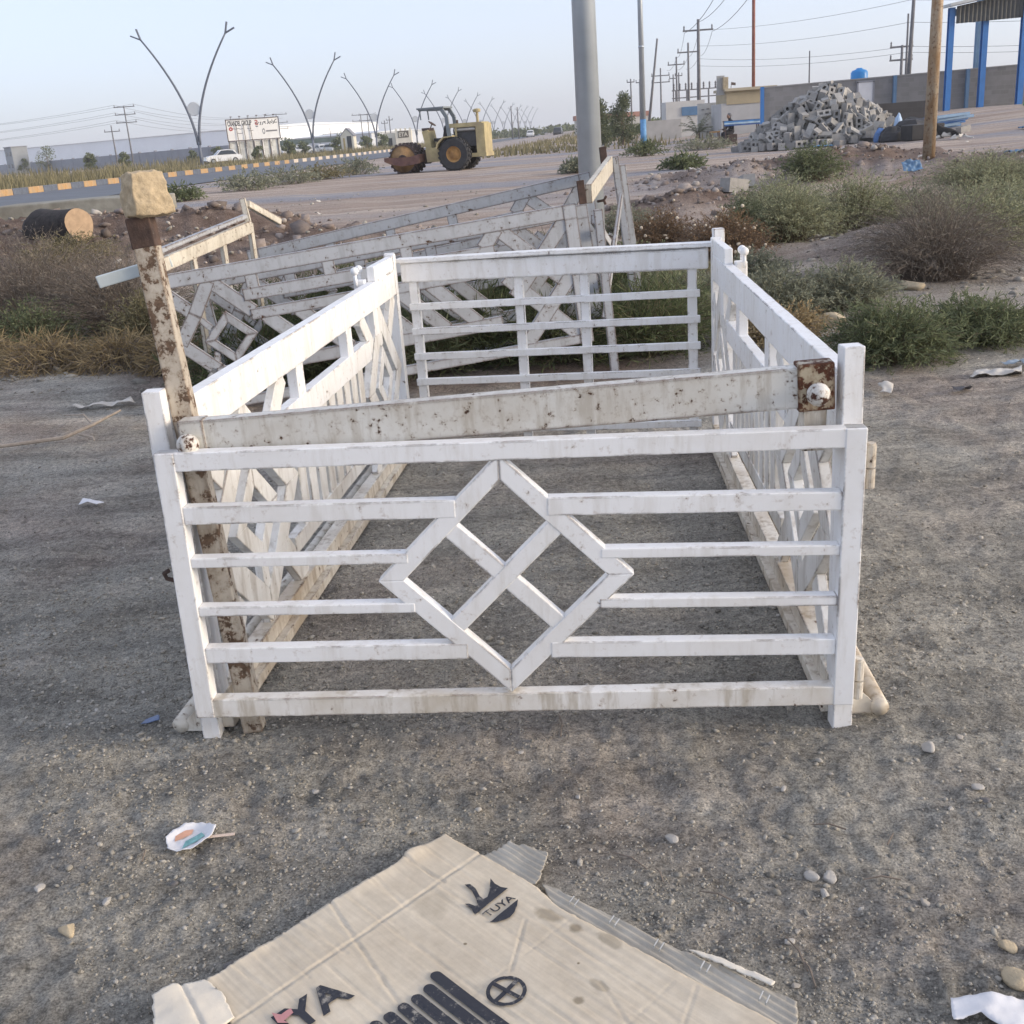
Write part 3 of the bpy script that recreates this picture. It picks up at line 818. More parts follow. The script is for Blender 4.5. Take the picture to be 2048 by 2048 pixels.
sheet('torn_edge', [(-.071, .625), (-.088, .66), (-.100, .70), (-.112, .80), (-.100, .80), (-.085, .70)],
      lambda p, q: .021 + .004 * fbm(p * 30, q * 30, 2), M_CARD3, card, .003, .002, .004, 12)
M_STAPLE = plain('staple_wire', (.55, .55, .53), .35, .2, 20, .8, 0)
for p, q in ((-.032, .372), (-.042, .472), (-.049, .58), (-.061, .681), (-.071, .804)):
    m = MB()
    for k in (-1, 1):
        m.tube([(p - .011, q + k * .007 - .003, .014), (p - .010, q + k * .007 - .003, .0175), (p + .010, q + k * .007 + .003, .0175), (p + .011, q + k * .007 + .003, .014)], .0016, 6)
    m.build('staple', M_STAPLE, card)
# --- printing on the card, thin ink sheets that follow its surface
def ink(name, c):
    m, t, b = nt(name); v = coords(t)
    n1 = noise(t, v, 60, 8, .75); n2 = noise(t, v, 9, 5, .6)
    k = ramp(t, math_n(t, 'ADD', math_n(t, 'MULTIPLY', n1, .65), math_n(t, 'MULTIPLY', n2, .35)), [(.53, 0.), (.62, .8)])
    t.links.new(mix(t, k, c, (.42, .39, .34)), b.inputs['Base Color']); b.inputs['Roughness'].default_value = .75
    return m
M_INK = ink('black_ink', (.028, .031, .042)); M_PINK = ink('pink_smear', (.50, .24, .24))
def printed(name, v2, faces, mat, up=.0036):
    """lay a flat pattern given in card coordinates on the card"""
    import bmesh
    bm = bmesh.new()
    vs = [bm.verts.new((p, q, 0)) for p, q in v2]
    for f in faces:
        try: bm.faces.new([vs[i] for i in f])
        except ValueError: pass
    bmesh.ops.triangulate(bm, faces=bm.faces[:])
    for _ in range(3):
        long = [e for e in bm.edges if e.calc_length() > .012]
        if not long: break
        bmesh.ops.subdivide_edges(bm, edges=long, cuts=1)
        bmesh.ops.triangulate(bm, faces=[f for f in bm.faces if len(f.verts) > 3])
    co = np.array([v.co[:] for v in bm.verts])
    h = card_h(co[:, 0], co[:, 1])
    for v, z in zip(bm.verts, h): v.co.z = z + up
    bm.normal_update()
    s = sum(f.normal.z * f.calc_area() for f in bm.faces)
    if s < 0: bmesh.ops.reverse_faces(bm, faces=bm.faces[:])
    me = bpy.data.meshes.new(name); bm.to_mesh(me); bm.free(); me.materials.append(mat)
    o = bpy.data.objects.new(name, me); COL.objects.link(o); o.parent = card
    return o
def printed_text(name, txt, p0, p1, q0, q1, mat, bold=.0):
    v, f = text_mesh(txt, 1.0, 'LEFT', bold)
    a = np.array(v); lo, hi = a.min(0), a.max(0)
    X = (a[:, 0] - lo[0]) / (hi[0] - lo[0]); Y = (a[:, 1] - lo[1]) / (hi[1] - lo[1])
    return printed(name, list(zip(p0 + (p1 - p0) * X, q0 + (q1 - q0) * Y)), f, mat)
UP = [(.087, .168), (.078, .175), (.079, .194), (.089, .218), (.09, .231), (.08, .232), (.065, .222), (.036, .193), (.041, .212), (.04, .229), (.032, .243), (.134, .254), (.127, .236), (.126, .214), (.119, .219), (.116, .233), (.11, .237), (.1, .219), (.09, .195)]
LO = [(.042, .284), (.056, .296), (.074, .307), (.092, .312), (.111, .306), (.128, .292)]
o = printed('printed_emblem', UP + LO, [tuple(range(len(UP))), tuple(range(len(UP), len(UP) + len(LO)))], M_INK)
printed_text('printed_lettering', 'TUYA', .121, .043, .2795, .2605, M_INK, .015)
printed_text('printed_lettering', 'TUYA', .672, .430, .2555, .186, M_INK, .03)
for k, (p, q0) in enumerate(((.2945, .315), (.3245, .331), (.3555, .334), (.3860, .333), (.4165, .331), (.4465, .329), (.4765, .327), (.507, .325))):
    hw = .0115; q1 = .80 - .01 * k
    pts = [(p + hw * math.cos(w), q0 + hw * (1 - math.sin(w))) for w in np.linspace(0, math.pi, 9)]
    pts += [(p - hw, q1), (p + hw, q1)]
    n = 14; vs, fs = [], []
    for i in range(n + 1):
        q = q0 + hw + (q1 - q0 - hw) * i / n; vs += [(p - hw, q), (p + hw, q)]
    fs = [(2 * i, 2 * i + 1, 2 * i + 3, 2 * i + 2) for i in range(n)]
    o0 = len(vs); vs += pts[:9]; fs.append(tuple(range(o0, o0 + 9)))
    printed('printed_bar', vs, fs, M_INK)
vs, fs, n = [], [], 40
cp, cq, R0, R1 = .232, .453, .0375, .0300
for i in range(n):
    w = 2 * math.pi * i / n; vs += [(cp + R0 * math.cos(w), cq + R0 * math.sin(w)), (cp + R1 * math.cos(w), cq + R1 * math.sin(w))]
fs = [(2 * i, 2 * ((i + 1) % n), 2 * ((i + 1) % n) + 1, 2 * i + 1) for i in range(n)]
for w in (math.radians(8), math.radians(98)):
    d, e = (math.cos(w), math.sin(w)), (-math.sin(w) * .0045, math.cos(w) * .0045); o0 = len(vs)
    vs += [(cp - d[0] * R1 - e[0], cq - d[1] * R1 - e[1]), (cp + d[0] * R1 - e[0], cq + d[1] * R1 - e[1]), (cp + d[0] * R1 + e[0], cq + d[1] * R1 + e[1]), (cp - d[0] * R1 + e[0], cq - d[1] * R1 + e[1])]
    fs.append((o0, o0 + 1, o0 + 2, o0 + 3))
printed('printed_wheel_mark', vs, fs[:n], M_INK); printed('printed_wheel_mark', vs[2 * n:2 * n + 4], [(0, 1, 2, 3)], M_INK); printed('printed_wheel_mark', vs[2 * n + 4:], [(0, 1, 2, 3)], M_INK, .0044)
PK = [(.561, .179), (.552, .196), (.539, .195), (.531, .196), (.534, .209), (.556, .213), (.553, .224), (.567, .209)]
printed('pink_smear', PK, [tuple(range(len(PK)))], M_PINK, .0052)

# ================================================================ litter and single stones near the camera
M_PAPER = plain('white_paper', (.70, .70, .72), .7, .08, 12, bmp=.15)
def crumple(name, poly, loc, h, mat, label, cat, seed=0, step=.006, amp=.012, rz=0, group=None):
    o = sheet(name, poly, lambda p, q: h + amp * fbm(p * 13 + seed, q * 17, 3) + amp * 1.6 * np.abs(fbm(p * 5 + seed, q * 6 + 2, 2)), mat, None, step, .0012, .003, seed)
    o.location = (loc[0], loc[1], gz(*loc)); o.rotation_euler = (0, 0, rz)
    return tag(o, label, cat, group)
# crushed ice-cream lid with its stick
lid = sheet('crushed_wrapper', [(.058 * math.cos(w) * (1 + .1 * math.cos(3 * w)), .047 * math.sin(w)) for w in np.linspace(0, 6.283, 13)[:-1]],
            lambda p, q: .012 + .010 * np.clip((np.hypot(p / .058, q / .047) - .6) / .4, 0, 1) + .006 * fbm(p * 40, q * 40, 2), M_PAPER, None, .004, .0012, .004, 3)
lid.location = (-.80, 2.19, gz(-.80, 2.19)); lid.rotation_euler = (math.radians(4), math.radians(-6), math.radians(20))
tag(lid, 'crushed white paper wrapper printed orange and teal, with a stick poking out', 'litter')
def flat_on(poly, name, mat, z):
    m = MB(); m.add([(x, y, z + .006 * float(fbm(x * 40, y * 40, 2)) + .0022) for x, y in poly], [tuple(range(len(poly)))])
    return m.build(name, mat, lid)
flat_on([(-.034, .004), (-.016, .006), (.006, .013), (.012, .028), (-.006, .034), (-.030, .022)], 'orange_print', plain('orange_print', (.66, .36, .24), .6, .2, 40, bmp=0), .0125)
flat_on([(-.022, -.028), (.014, -.026), (.034, -.012), (.028, .006), (.012, .0), (-.010, -.008)], 'teal_print', plain('teal_print', (.20, .42, .42), .6, .4, 60, bmp=0), .0125)
m = MB(); m.bar((.04, -.018, .012), (.098, -.034, .006), .0085, .003, (0, 0, 1), ch=.001); m.build('stick', plain('lolly_stick', (.62, .50, .42), .8), lid)
crumple('paper_sheet', [(-.10, .03), (-.075, .075), (-.01, .055), (.06, .02), (.12, -.08), (.02, -.11), (-.03, -.02), (-.05, .025)], (.795, 1.475), .02, M_PAPER, 'crumpled white paper sheet near the lower right corner', 'paper', 4, .006, .016, .2)
crumple('paper_scrap', [(-.06, 0), (-.05, .06), (0, .02), (.06, .005), (.03, -.025)], (-1.94, 4.88), .02, M_PAPER, 'small torn white paper scrap on bare dirt left of the cage', 'paper', 6, .005, .014, .1)
M_RAG = plain('dirty_white_cloth', (.60, .57, .52), .9, .2, 9, dirt=(.34, .29, .23))
crumple('white_rag', [(-.20, -.02), (-.13, .035), (-.03, .02), (.07, .04), (.17, .09), (.22, .035), (.07, -.02), (-.07, -.03)], (-2.62, 7.06), .018, M_RAG, 'dirty white rag strewn before the dry grass at left', 'rag', 8, .010, .03)
M_BLUEP = plain('blue_plastic', (.12, .17, .30), .4, .3, 12)
crumple('plastic_scrap', [(-.028, 0), (-.01, .018), (.03, .012), (.02, -.016)], (-1.06, 2.77), .008, M_BLUEP, 'small dark blue plastic scrap beside the left foot of the cage', 'plastic', 9, .004, .012, .6)
for i, (x, y, s, lab) in enumerate(((2.83, 6.15, .17, 'pale plastic litter in a heap at the right edge of the lot'), (2.50, 5.85, .08, 'dark crumpled scrap on the track right of the cage'), (2.10, 5.88, .09, 'whitish plastic scrap on the track beyond the right panel'), (3.05, 6.25, .15, 'bluish plastic bag scrap under the right green bush'))):
    crumple('plastic_litter', [(-s, -.1 * s), (-.5 * s, .5 * s), (.2 * s, .2 * s), (s, .4 * s), (.6 * s, -.5 * s), (-.2 * s, -.3 * s)], (x, y), .02, [M_RAG, plain('dark_scrap', (.06, .06, .07), .7), M_RAG, plain('bluish_bag', (.35, .42, .48), .5)][i], lab, 'litter', 20 + i, .010, .032, i * .7)
# dry branch on the left
m = MB()
m.tube([(-3.3, 6.02, .03), (-2.9, 6.03, .035), (-2.5, 6.08, .05), (-2.36, 6.18, .09), (-2.24, 6.33, .13)], [.006, .01, .012, .010, .006], 7)
m.tube([(-2.42, 6.10, .06), (-2.32, 6.04, .05), (-2.30, 6.00, .04)], [.008, .007, .004], 6).tube([(-2.36, 6.18, .09), (-2.46, 6.33, .12), (-2.62, 6.44, .10)], [.008, .006, .003], 6)
tag(m.build('dry_branch', plain('bleached_wood', (.38, .32, .26), .9, .3, 30)), 'thin bleached dry branch lying on dirt at left', 'branch')
M_BUFF = plain('buff_stone', (.46, .38, .26), .9, .2, 30, bmp=.5); M_PALE = plain('pale_pebble', (.40, .38, .35), .85, .18, 30, bmp=.4); M_DKST = plain('dark_pebble', (.16, .15, .145), .85, .3, 30, bmp=.4)
for i, (x, y, r, mt, lab) in enumerate((
        (-.985, 1.905, .021, M_BUFF, 'buff yellow stone on the gravel at lower left'), (-.615, 1.755, .017, M_DKST, 'dark rounded stone beside the left edge of the cardboard'),
        (.975, 2.335, .024, M_PALE, 'large pale round stone right of the cage foot'), (1.02, 2.16, .014, M_PALE, 'pale oblong stone near the right edge, upper of two'),
        (1.02, 2.115, .012, M_DKST, 'grey stone near the right edge, lower of two'), (.565, 1.895, .016, M_PALE, 'whitish pebble in the pair right of the cardboard'),
        (.60, 1.89, .0165, M_PALE, 'rounded grey pebble in the pair right of the cardboard'), (.575, 1.84, .012, M_PALE, 'small light pebble below the pebble pair'),
        (.865, 1.66, .018, M_BUFF, 'yellowish angular stone above the crumpled paper'), (.905, 1.63, .024, M_BUFF, 'knobbly yellow-brown clod at the lower right edge'),
        (.845, 1.575, .026, M_BUFF, 'buff flat stone just above the crumpled paper'), (.30, 2.06, .014, M_PALE, 'grey pebble beyond the torn cardboard flap'),
        (-1.10, 2.05, .013, M_PALE, 'round pale pebble on the gravel at far left'), (-.93, 1.99, .011, M_PALE, 'light pebble left of the buff stone'))):
    stone((x, y), r, lab, mt, i)
g = np.random.default_rng(77)
for i in range(30):
    y = float(np.exp(g.uniform(math.log(1.35), math.log(2.6)))); x = float(g.uniform(-.47, .47) * y)
    c = CARD_M.inverted() @ Vector((x, y, 0))
    if -.13 < c.x < .75 and -.03 < c.y < .95: continue
    stone((x, y), float(g.uniform(.006, .0115)), 'small grey pebble lying loose in the foreground gravel', (M_PALE, M_DKST, M_STONE)[i % 3], 200 + i, group='loose pebbles in the foreground', name='pebble')
# ================================================================ plants
M_LF_GREEN = leafmat('feathery_green', (.165, .180, .105), (.460, .470, .300))
M_LF_SAGE = leafmat('sage_green', (.140, .150, .110), (.360, .370, .270))
M_LF_DARK = leafmat('dark_green', (.080, .100, .055), (.245, .275, .150))
M_LF_SHADE = leafmat('shaded_green_weed', (.045, .062, .030), (.160, .185, .085))  # weed green darkened so the inside of the old cage looks shaded
M_LF_DRY = leafmat('dry_twig', (.125, .108, .092), (.300, .265, .215), .2)
M_LF_BROWN = leafmat('brown_thistle', (.105, .062, .038), (.330, .225, .130), .2)
M_LF_STRAW = leafmat('straw', (.200, .145, .075), (.470, .370, .210), .25)
M_LF_OLIVE = leafmat('olive_grass', (.120, .110, .060), (.330, .290, .165), .25)
M_STEM = plain('plant_stem', (.16, .13, .08), .9, .3, 30, bmp=0)
M_STEMD = plain('dry_stem', (.19, .155, .125), .9, .3, 30, bmp=0)
M_FLOWER = plain('dry_flower_head', (.62, .54, .42), .9, .2, 30, bmp=0)
def bush_arrays(g, rx, h, n_stem, n_leaf, ll, lw, sw=.004, up=.65, base=.25, droop=.25):
    """stems as curved ribbons, leaves as small slim quads along the outer part of the stems"""
    w = g.random(n_stem) * 6.283
    rad = np.sqrt(g.random(n_stem))
    bx, by = base * rx * rad * np.cos(w), base * rx * rad * np.sin(w)
    w2 = w + g.normal(0, .5, n_stem)
    out = rx * (rad * .95 + .1 * g.normal(size=n_stem)) * (1 - base)
    top = h * np.clip(1.05 - .55 * rad ** 2 + .20 * g.normal(size=n_stem), .2, 1.3)
    T = np.linspace(0, 1, 5)
    X = bx[:, None] + (out * np.cos(w2))[:, None] * T ** 1.2 + .05 * rx * g.normal(size=(n_stem, 5)) * T
    Y = by[:, None] + (out * np.sin(w2))[:, None] * T ** 1.2 + .05 * rx * g.normal(size=(n_stem, 5)) * T
    Z = top[:, None] * (T ** up) - droop * (rad * h)[:, None] * T ** 3
    P = np.stack([X, Y, np.maximum(Z, 0)], -1)
    sd = g.normal(size=(n_stem, 3)); sd /= np.linalg.norm(sd, axis=1)[:, None]
    wd = sw * np.linspace(1, .35, 5)
    A = P + sd[:, None] * wd[None, :, None]; B = P - sd[:, None] * wd[None, :, None]
    sv = np.stack([A, B], 2).reshape(-1, 3)
    k = np.arange(n_stem)[:, None] * 10; i = np.arange(4)[None] * 2
    sf = np.stack([k + i, k + i + 1, k + i + 3, k + i + 2], -1).reshape(-1, 4)
    # leaves
    s = g.integers(0, n_stem, n_leaf); tt = g.random(n_leaf) ** .55 * 3.98
    i0 = tt.astype(int); fr = (tt - i0)[:, None]
    c = P[s, i0] * (1 - fr) + P[s, np.minimum(i0 + 1, 4)] * fr
    dirv = P[s, np.minimum(i0 + 1, 4)] - P[s, i0]; dirv /= np.linalg.norm(dirv, axis=1)[:, None] + 1e-9
    d = dirv * .8 + g.normal(size=(n_leaf, 3)) * .65; d /= np.linalg.norm(d, axis=1)[:, None]
    e = np.cross(d, g.normal(size=(n_leaf, 3))); e /= np.linalg.norm(e, axis=1)[:, None]
    L = (ll * g.uniform(.5, 1.4, n_leaf))[:, None]; W = (lw * g.uniform(.6, 1.3, n_leaf))[:, None]
    lv = np.stack([c, c + d * L * .5 + e * W, c + d * L, c + d * L * .5 - e * W], 1).reshape(-1, 3)
    lf = np.arange(n_leaf * 4).reshape(-1, 4)
    return sv, sf, lv, lf, P
_bs = [0]
def bush(x, y, rx, h, leaf, label, group=None, stem=None, n_stem=220, n_leaf=2600, ll=.045, lw=.006, name='bush', flowers=0, cat='bush', up=.65, droop=.25, sw=None, z=None):
    _bs[0] += 1
    g = np.random.default_rng(500 + _bs[0])
    if cat == 'bush': n_leaf = int(n_leaf * 2.6); n_stem = int(n_stem * 1.6); rx *= 1.12; h *= .92; ll *= .8; lw *= .9
    elif name == 'grass_clump': n_stem = int(n_stem * 1.6); n_leaf = int(n_leaf * 2)
    sv, sf, lv, lf, P = bush_arrays(g, rx, h, n_stem, n_leaf, ll, lw, sw or .0022 + .0012 * rx, up, .3, droop)
    t = thing(name, label, cat, (x, y, (gz(x, y) if z is None else z) - .02), 0, group)
    np_mesh('stems', sv, sf, stem or M_STEM, t); np_mesh('foliage', lv, lf, leaf, t)
    if flowers:
        m = MB(); tips = P[g.integers(0, n_stem, flowers), 4]
        for q in tips: m.ball(q + g.normal(size=3) * .015, float(g.uniform(.010, .022)), 6)
        m.build('flower_heads', M_FLOWER, t)['kind'] = 'stuff'
    return t
GR = 'wild bushes on the right of the lot'
bush(2.42, 6.75, .42, .36, M_LF_DARK, 'low dark green bush nearest the right end of the white cage', GR, n_stem=420, n_leaf=5200, ll=.055, lw=.0045)
bush(3.12, 7.15, .50, .30, M_LF_DARK, 'dark green bush at the right edge, beside litter', GR, n_stem=380, n_leaf=4600, ll=.055, lw=.0045)
bush(1.62, 8.75, .50, .40, M_LF_SAGE, 'grey-green bush directly behind the right panel of the white cage', GR, n_stem=320, n_leaf=3800)
bush(2.20, 8.70, .48, .38, M_LF_SAGE, 'feathery grey-green bush, second behind the right panel', GR, n_stem=320, n_leaf=3800)
bush(2.78, 8.85, .46, .36, M_LF_SAGE, 'small sage bush beside the sandy track on the right', GR, n_stem=300, n_leaf=3400)
bush(1.95, 7.65, .42, .24, M_LF_STRAW, 'low straw-brown weed just right of the white cage', GR, M_STEMD, 300, 2600, name='dry_weed')
bush(4.05, 10.25, .92, .78, M_LF_DRY, 'large bare purplish-grey twiggy bush at the right edge', GR, M_STEMD, 1500, 5200, .05, .003, droop=.35, sw=.0022)
bush(5.0, 11.5, .75, .62, M_LF_GREEN, 'yellow-green bush behind the bare twiggy bush at right', GR, n_stem=420, n_leaf=5600)
bush(3.55, 13.55, .70, .66, M_LF_GREEN, 'tall feathery yellow-green bush, middle of the right-hand thicket', GR, n_stem=460, n_leaf=6500)
bush(4.6, 14.2, .78, .68, M_LF_GREEN, 'bright green feathery bush left of the blue sheet', GR, n_stem=460, n_leaf=6500)
bush(5.6, 14.9, .8, .48, M_LF_SAGE, 'pale green bush below the blue sheet', GR, n_stem=380, n_leaf=5000)
bush(7.1, 16.3, .95, .52, M_LF_GREEN, 'wide yellow-green bush at the right edge below the rusty pole', GR, n_stem=420, n_leaf=5600)
bush(7.6, 17.2, .9, .5, M_LF_SAGE, 'dull green bush at the far right behind the wide one', GR, n_stem=320, n_leaf=4000)
bush(3.05, 13.7, .36, .56, M_LF_DARK, 'dark bush between brown thistles and the green bushes', GR, n_stem=260, n_leaf=3200)
bush(2.62, 12.75, .56, .5, M_LF_BROWN, 'brown dried thistle bush with pale flower heads, nearer one', GR, M_STEMD, 520, 4400, .05, .005, flowers=46, name='thistle_bush')
bush(2.05, 13.7, .5, .5, M_LF_BROWN, 'brown dried thistle bush with pale flower heads, farther one', GR, M_STEMD, 460, 3600, .05, .005, flowers=40, name='thistle_bush')
bush(6.35, 22.4, .72, .66, M_LF_DARK, 'round dark green bush in front of the reddish mound', GR, n_stem=260, n_leaf=3800, ll=.06, lw=.010)
bush(2.45, 10.6, .45, .30, M_LF_SAGE, 'low sage weed left of the sandy hump', GR, n_leaf=2600)
bush(1.75, 9.7, .5, .36, M_LF_OLIVE, 'olive weed between the cage corner and the sandy hump', GR, n_leaf=2600)
bush(3.9, 15.2, .7, .66, M_LF_GREEN, 'yellow-green bush at the back of the right-hand thicket', GR, n_stem=420, n_leaf=5600)
bush(6.3, 13.8, .8, .55, M_LF_GREEN, 'pale yellow-green bush between the twiggy bush and the right edge', GR, n_stem=420, n_leaf=5600)
bush(6.0, 12.3, .65, .5, M_LF_SAGE, 'silvery green bush at the right edge behind the twiggy one', GR, n_stem=380, n_leaf=4600)
GM = 'weeds behind the old cage'
bush(1.90, 15.9, .62, .36, M_LF_SAGE, 'low grey-green weed beyond the right end of the old cage', GM, n_leaf=3000)
bush(1.25, 10.3, .55, .46, M_LF_DARK, 'dark green weed clump behind the raised corner of the old cage', GM, n_stem=300, n_leaf=3600)
bush(1.45, 9.2, .42, .36, M_LF_GREEN, 'green weed clump right of the old cage corner posts', GM, n_stem=260, n_leaf=3000)
for i, (x, y) in enumerate(((-1.7, 7.5), (-1.15, 7.7), (-.6, 7.6), (-.05, 7.75), (.45, 7.6), (-1.4, 8.2), (-.8, 8.15), (-.2, 8.2), (.4, 8.25), (-1.5, 9.1), (-.9, 9.25), (-.3, 9.15), (.3, 9.25), (.75, 9.0), (-1.2, 10.0), (-.3, 10.2), (.5, 10.0), (1.0, 7.6), (1.25, 8.3), (-1.9, 8.6))):
    bush(x, y, .60, .56 if y > 8.4 else .42, (M_LF_SHADE, M_LF_SHADE, M_LF_DARK, M_LF_SHADE)[i % 4], 'green grassy weed growing inside and behind the old cage lattice', 'weeds in the old cage', n_stem=420, n_leaf=2400, ll=.09, lw=.004, name='grass_clump', cat='weed', up=.8)
GL = 'dry bushes on the left of the lot'
bush(-4.55, 11.1, 1.05, .86, M_LF_DRY, 'large dry purplish-brown bush at the far left', GL, M_STEMD, 1500, 5200, .05, .003, droop=.2, sw=.0022)
bush(-3.45, 10.35, .85, .72, M_LF_DRY, 'dry brown bush just left of the leaning post', GL, M_STEMD, 1300, 4200, .05, .003, droop=.2, sw=.0022)
bush(-4.1, 9.75, .55, .42, M_LF_DARK, 'small green weed between the dry bush and straw at left', GL, M_STEM, 320, 2600)
bush(-2.95, 9.35, .40, .46, M_LF_OLIVE, 'olive weed behind the leaning post', GL, M_STEM, 320, 2600)
for i, (x, y, r) in enumerate(((-4.35, 9.05, .62), (-3.6, 8.75, .6), (-2.95, 8.6, .55), (-4.9, 9.5, .5), (-2.45, 8.35, .4))):
    bush(x, y, r, .24, M_LF_STRAW, 'clump of flattened straw-coloured dead grass at left', 'dead grass clumps at left', M_STEMD, 900, 3000, .13, .0035, name='dead_grass', cat='grass', droop=.9, up=.5, sw=.003)
bush(-7.6, 13.0, .8, .5, M_LF_SAGE, 'grey-green weed on the mound at the far left edge', GL, n_leaf=3000)
bush(-5.2, 13.9, .7, .34, M_LF_OLIVE, 'olive weed below the sawn log', GL, n_leaf=2600)
# weeds out on the lot toward the road
GF = 'low weeds along the near side of the road'
for x, y, r, h, lf, lab in ((-7.9, 38.0, 1.3, .55, M_LF_SAGE, 'low grey-green weed along the road, leftmost of the row'), (-7.1, 41.5, 1.5, .6, M_LF_SAGE, 'low grey-green weed along the road, second of the row'), (-6.3, 44.5, 1.3, .5, M_LF_OLIVE, 'low weed along the road, third of the row'),
                           (-5.4, 48.0, 1.3, .6, M_LF_SAGE, 'low weed along the road nearest the roller'), (-9.0, 33.5, .8, .45, M_LF_DARK, 'dark weed right of the sandstone lump, far out'), (6.1, 44.7, 1.0, .5, M_LF_DARK, 'dark weed round the foot of the grey pole'),
                           (9.0, 47.5, 1.6, .5, M_LF_SAGE, 'low grey-green weed patch left of the block heap'), (2.6, 33.0, .6, .35, M_LF_SAGE, 'small weed right of the galvanised pole'), (5.2, 30.5, .7, .35, M_LF_DARK, 'small weed on the reddish bank')):
    bush(x, y, r, h, lf, lab, GF, None, 170, 1500, .12, .022, name='weed', cat='weed')
# tall dry grass on the median: nobody could count it
def grass_strip(name, x_of, y0, y1, width, n, h0, h1, bw, mat, label, seed):
    g = np.random.default_rng(seed)
    y = y0 * (y1 / y0) ** g.random(n); u = g.random(n) * width
    x = x_of(y) - u
    k = fbm(x * .25, y * .12, 3) + .42 > g.random(n) * .8
    x, y = x[k], y[k]; n = len(x)
    z = tz(x, y); h = g.uniform(h0, h1, n) * (1 + .9 * fbm(x * .2 + 7, y * .1, 2))
    w = g.random(n) * 3.14; dx, dy = np.cos(w) * bw, np.sin(w) * bw
    lean = g.normal(0, .18, (n, 2)) * h[:, None]
    v = np.stack([np.stack([x - dx, y - dy, z - .02], -1), np.stack([x + dx, y + dy, z - .02], -1), np.stack([x + lean[:, 0], y + lean[:, 1], z + h], -1)], 1).reshape(-1, 3)
    return stuff(np_mesh(name, v, np.arange(n * 3).reshape(-1, 3), mat), label, 'grass')
KX = lambda y: -22.7 + .105 * (y - 53.8)      # line of the far kerb
grass_strip('median_grass', lambda y: KX(y) - .7, 26, 330, 12.5, 40000, .35, .85, .05, M_LF_OLIVE, 'tall dry olive grass on the strip behind the painted kerb', 61)
grass_strip('verge_grass', lambda y: KX(y) - 24.0, 70, 330, 9.0, 7000, .5, 1.2, .09, M_LF_OLIVE, 'dry olive grass before the grey wall', 62)
# sawn log, concrete slab, rubble pieces on the left mound
lg = thing('sawn_log', 'short sawn log with a pale cut face on the left mound', 'log', (-5.68, 15.0, gz(-5.68, 15.0) - .06))
m = MB(); T = frame((.40, -.3, .26), (-.78, .62, -.12))
ring = lambda r, x: [T @ Vector((x, r * math.cos(w) * (1 + .05 * math.sin(3 * w)), r * math.sin(w) * 1.05)) for w in np.linspace(0, 6.283, 25)[:-1]]
sec = [ring(.20, 0), ring(.215, .25), ring(.25, .55), ring(.30, .8), ring(.26, .95)]
vs = [p for s in sec for p in s]; k = 24
m.add(vs, [(i * k + j, i * k + (j + 1) % k, (i + 1) * k + (j + 1) % k, (i + 1) * k + j) for i in range(4) for j in range(k)] + [tuple(range(4 * k, 5 * k))])
m.build('bark', plain('dark_bark', (.045, .038, .036), .95, .5, 14, bmp=1.), lg, True)
m = MB(); m.add(ring(.198, -.003), [tuple(range(24))]); m.build('cut_face', plain('cut_wood', (.44, .31, .20), .85, .2, 14, bmp=.3), lg)
m = MB(); m.prism([(0, 0), (2.5, .03), (2.5, .26), (1.6, .29), (.05, .27), (-.08, .12)], frame((-7.35, 16.9, tzf(-6.2, 17.2) + .0), (1, .04, .0)), 1.0)
tag(bev(m.build('concrete_slab', plain('old_concrete', (.30, .29, .25), .9, .3, 5, bmp=.5, dirt=(.19, .17, .13))), .02), 'long broken concrete slab lying behind the sawn log', 'slab')
for i, (x, y, r, lab) in enumerate(((-7.1, 13.6, .16, 'grey angular rock low on the left mound'), (-3.2, 18.6, .12, 'grey rock on the rubble right of the post'), (4.62, 11.5, .14, 'rough rock at the foot of the bare twiggy bush'), (2.45, 8.0, .11, 'pale rounded rock among weeds right of the cage'),
                                    (3.6, 9.6, .10, 'tan rock on the sandy track at right'), (-2.75, 8.5, .055, 'grey lump lying in the dead grass'))):
    stone((x, y), r, lab, (M_DKST, M_PALE, M_PALE, M_BUFF, M_BUFF, M_DKST)[i], 60 + i)

# small pale scraps blown over the lot
g = np.random.default_rng(303)
_scr = None
for k in range(54):
    y = float(np.exp(g.uniform(math.log(10), math.log(46)))); x = float(g.uniform(-.34, .44) * y)
    if _scr is None:
        _scr = sheet('litter_scrap', [(-.06, -.02), (-.03, .035), (.02, .03), (.07, .01), (.03, -.03)], lambda p, q: .02 + .03 * np.abs(fbm(p * 30, q * 30, 2)), M_RAG, None, .012, .002, .006, 2); o = _scr
    else: o = _scr.copy(); COL.objects.link(o)
    sc = float(g.uniform(.7, 2.0) * (.5 + y / 40)); o.scale = (sc, sc, sc); o.rotation_euler = (float(g.normal(0, .3)), float(g.normal(0, .3)), float(g.uniform(0, 6.28)))
    o.location = (x, y, gz(x, y)); tag(o, 'tiny pale scrap of litter blown over the lot behind the cages', 'litter', 'tiny litter scraps on the lot')
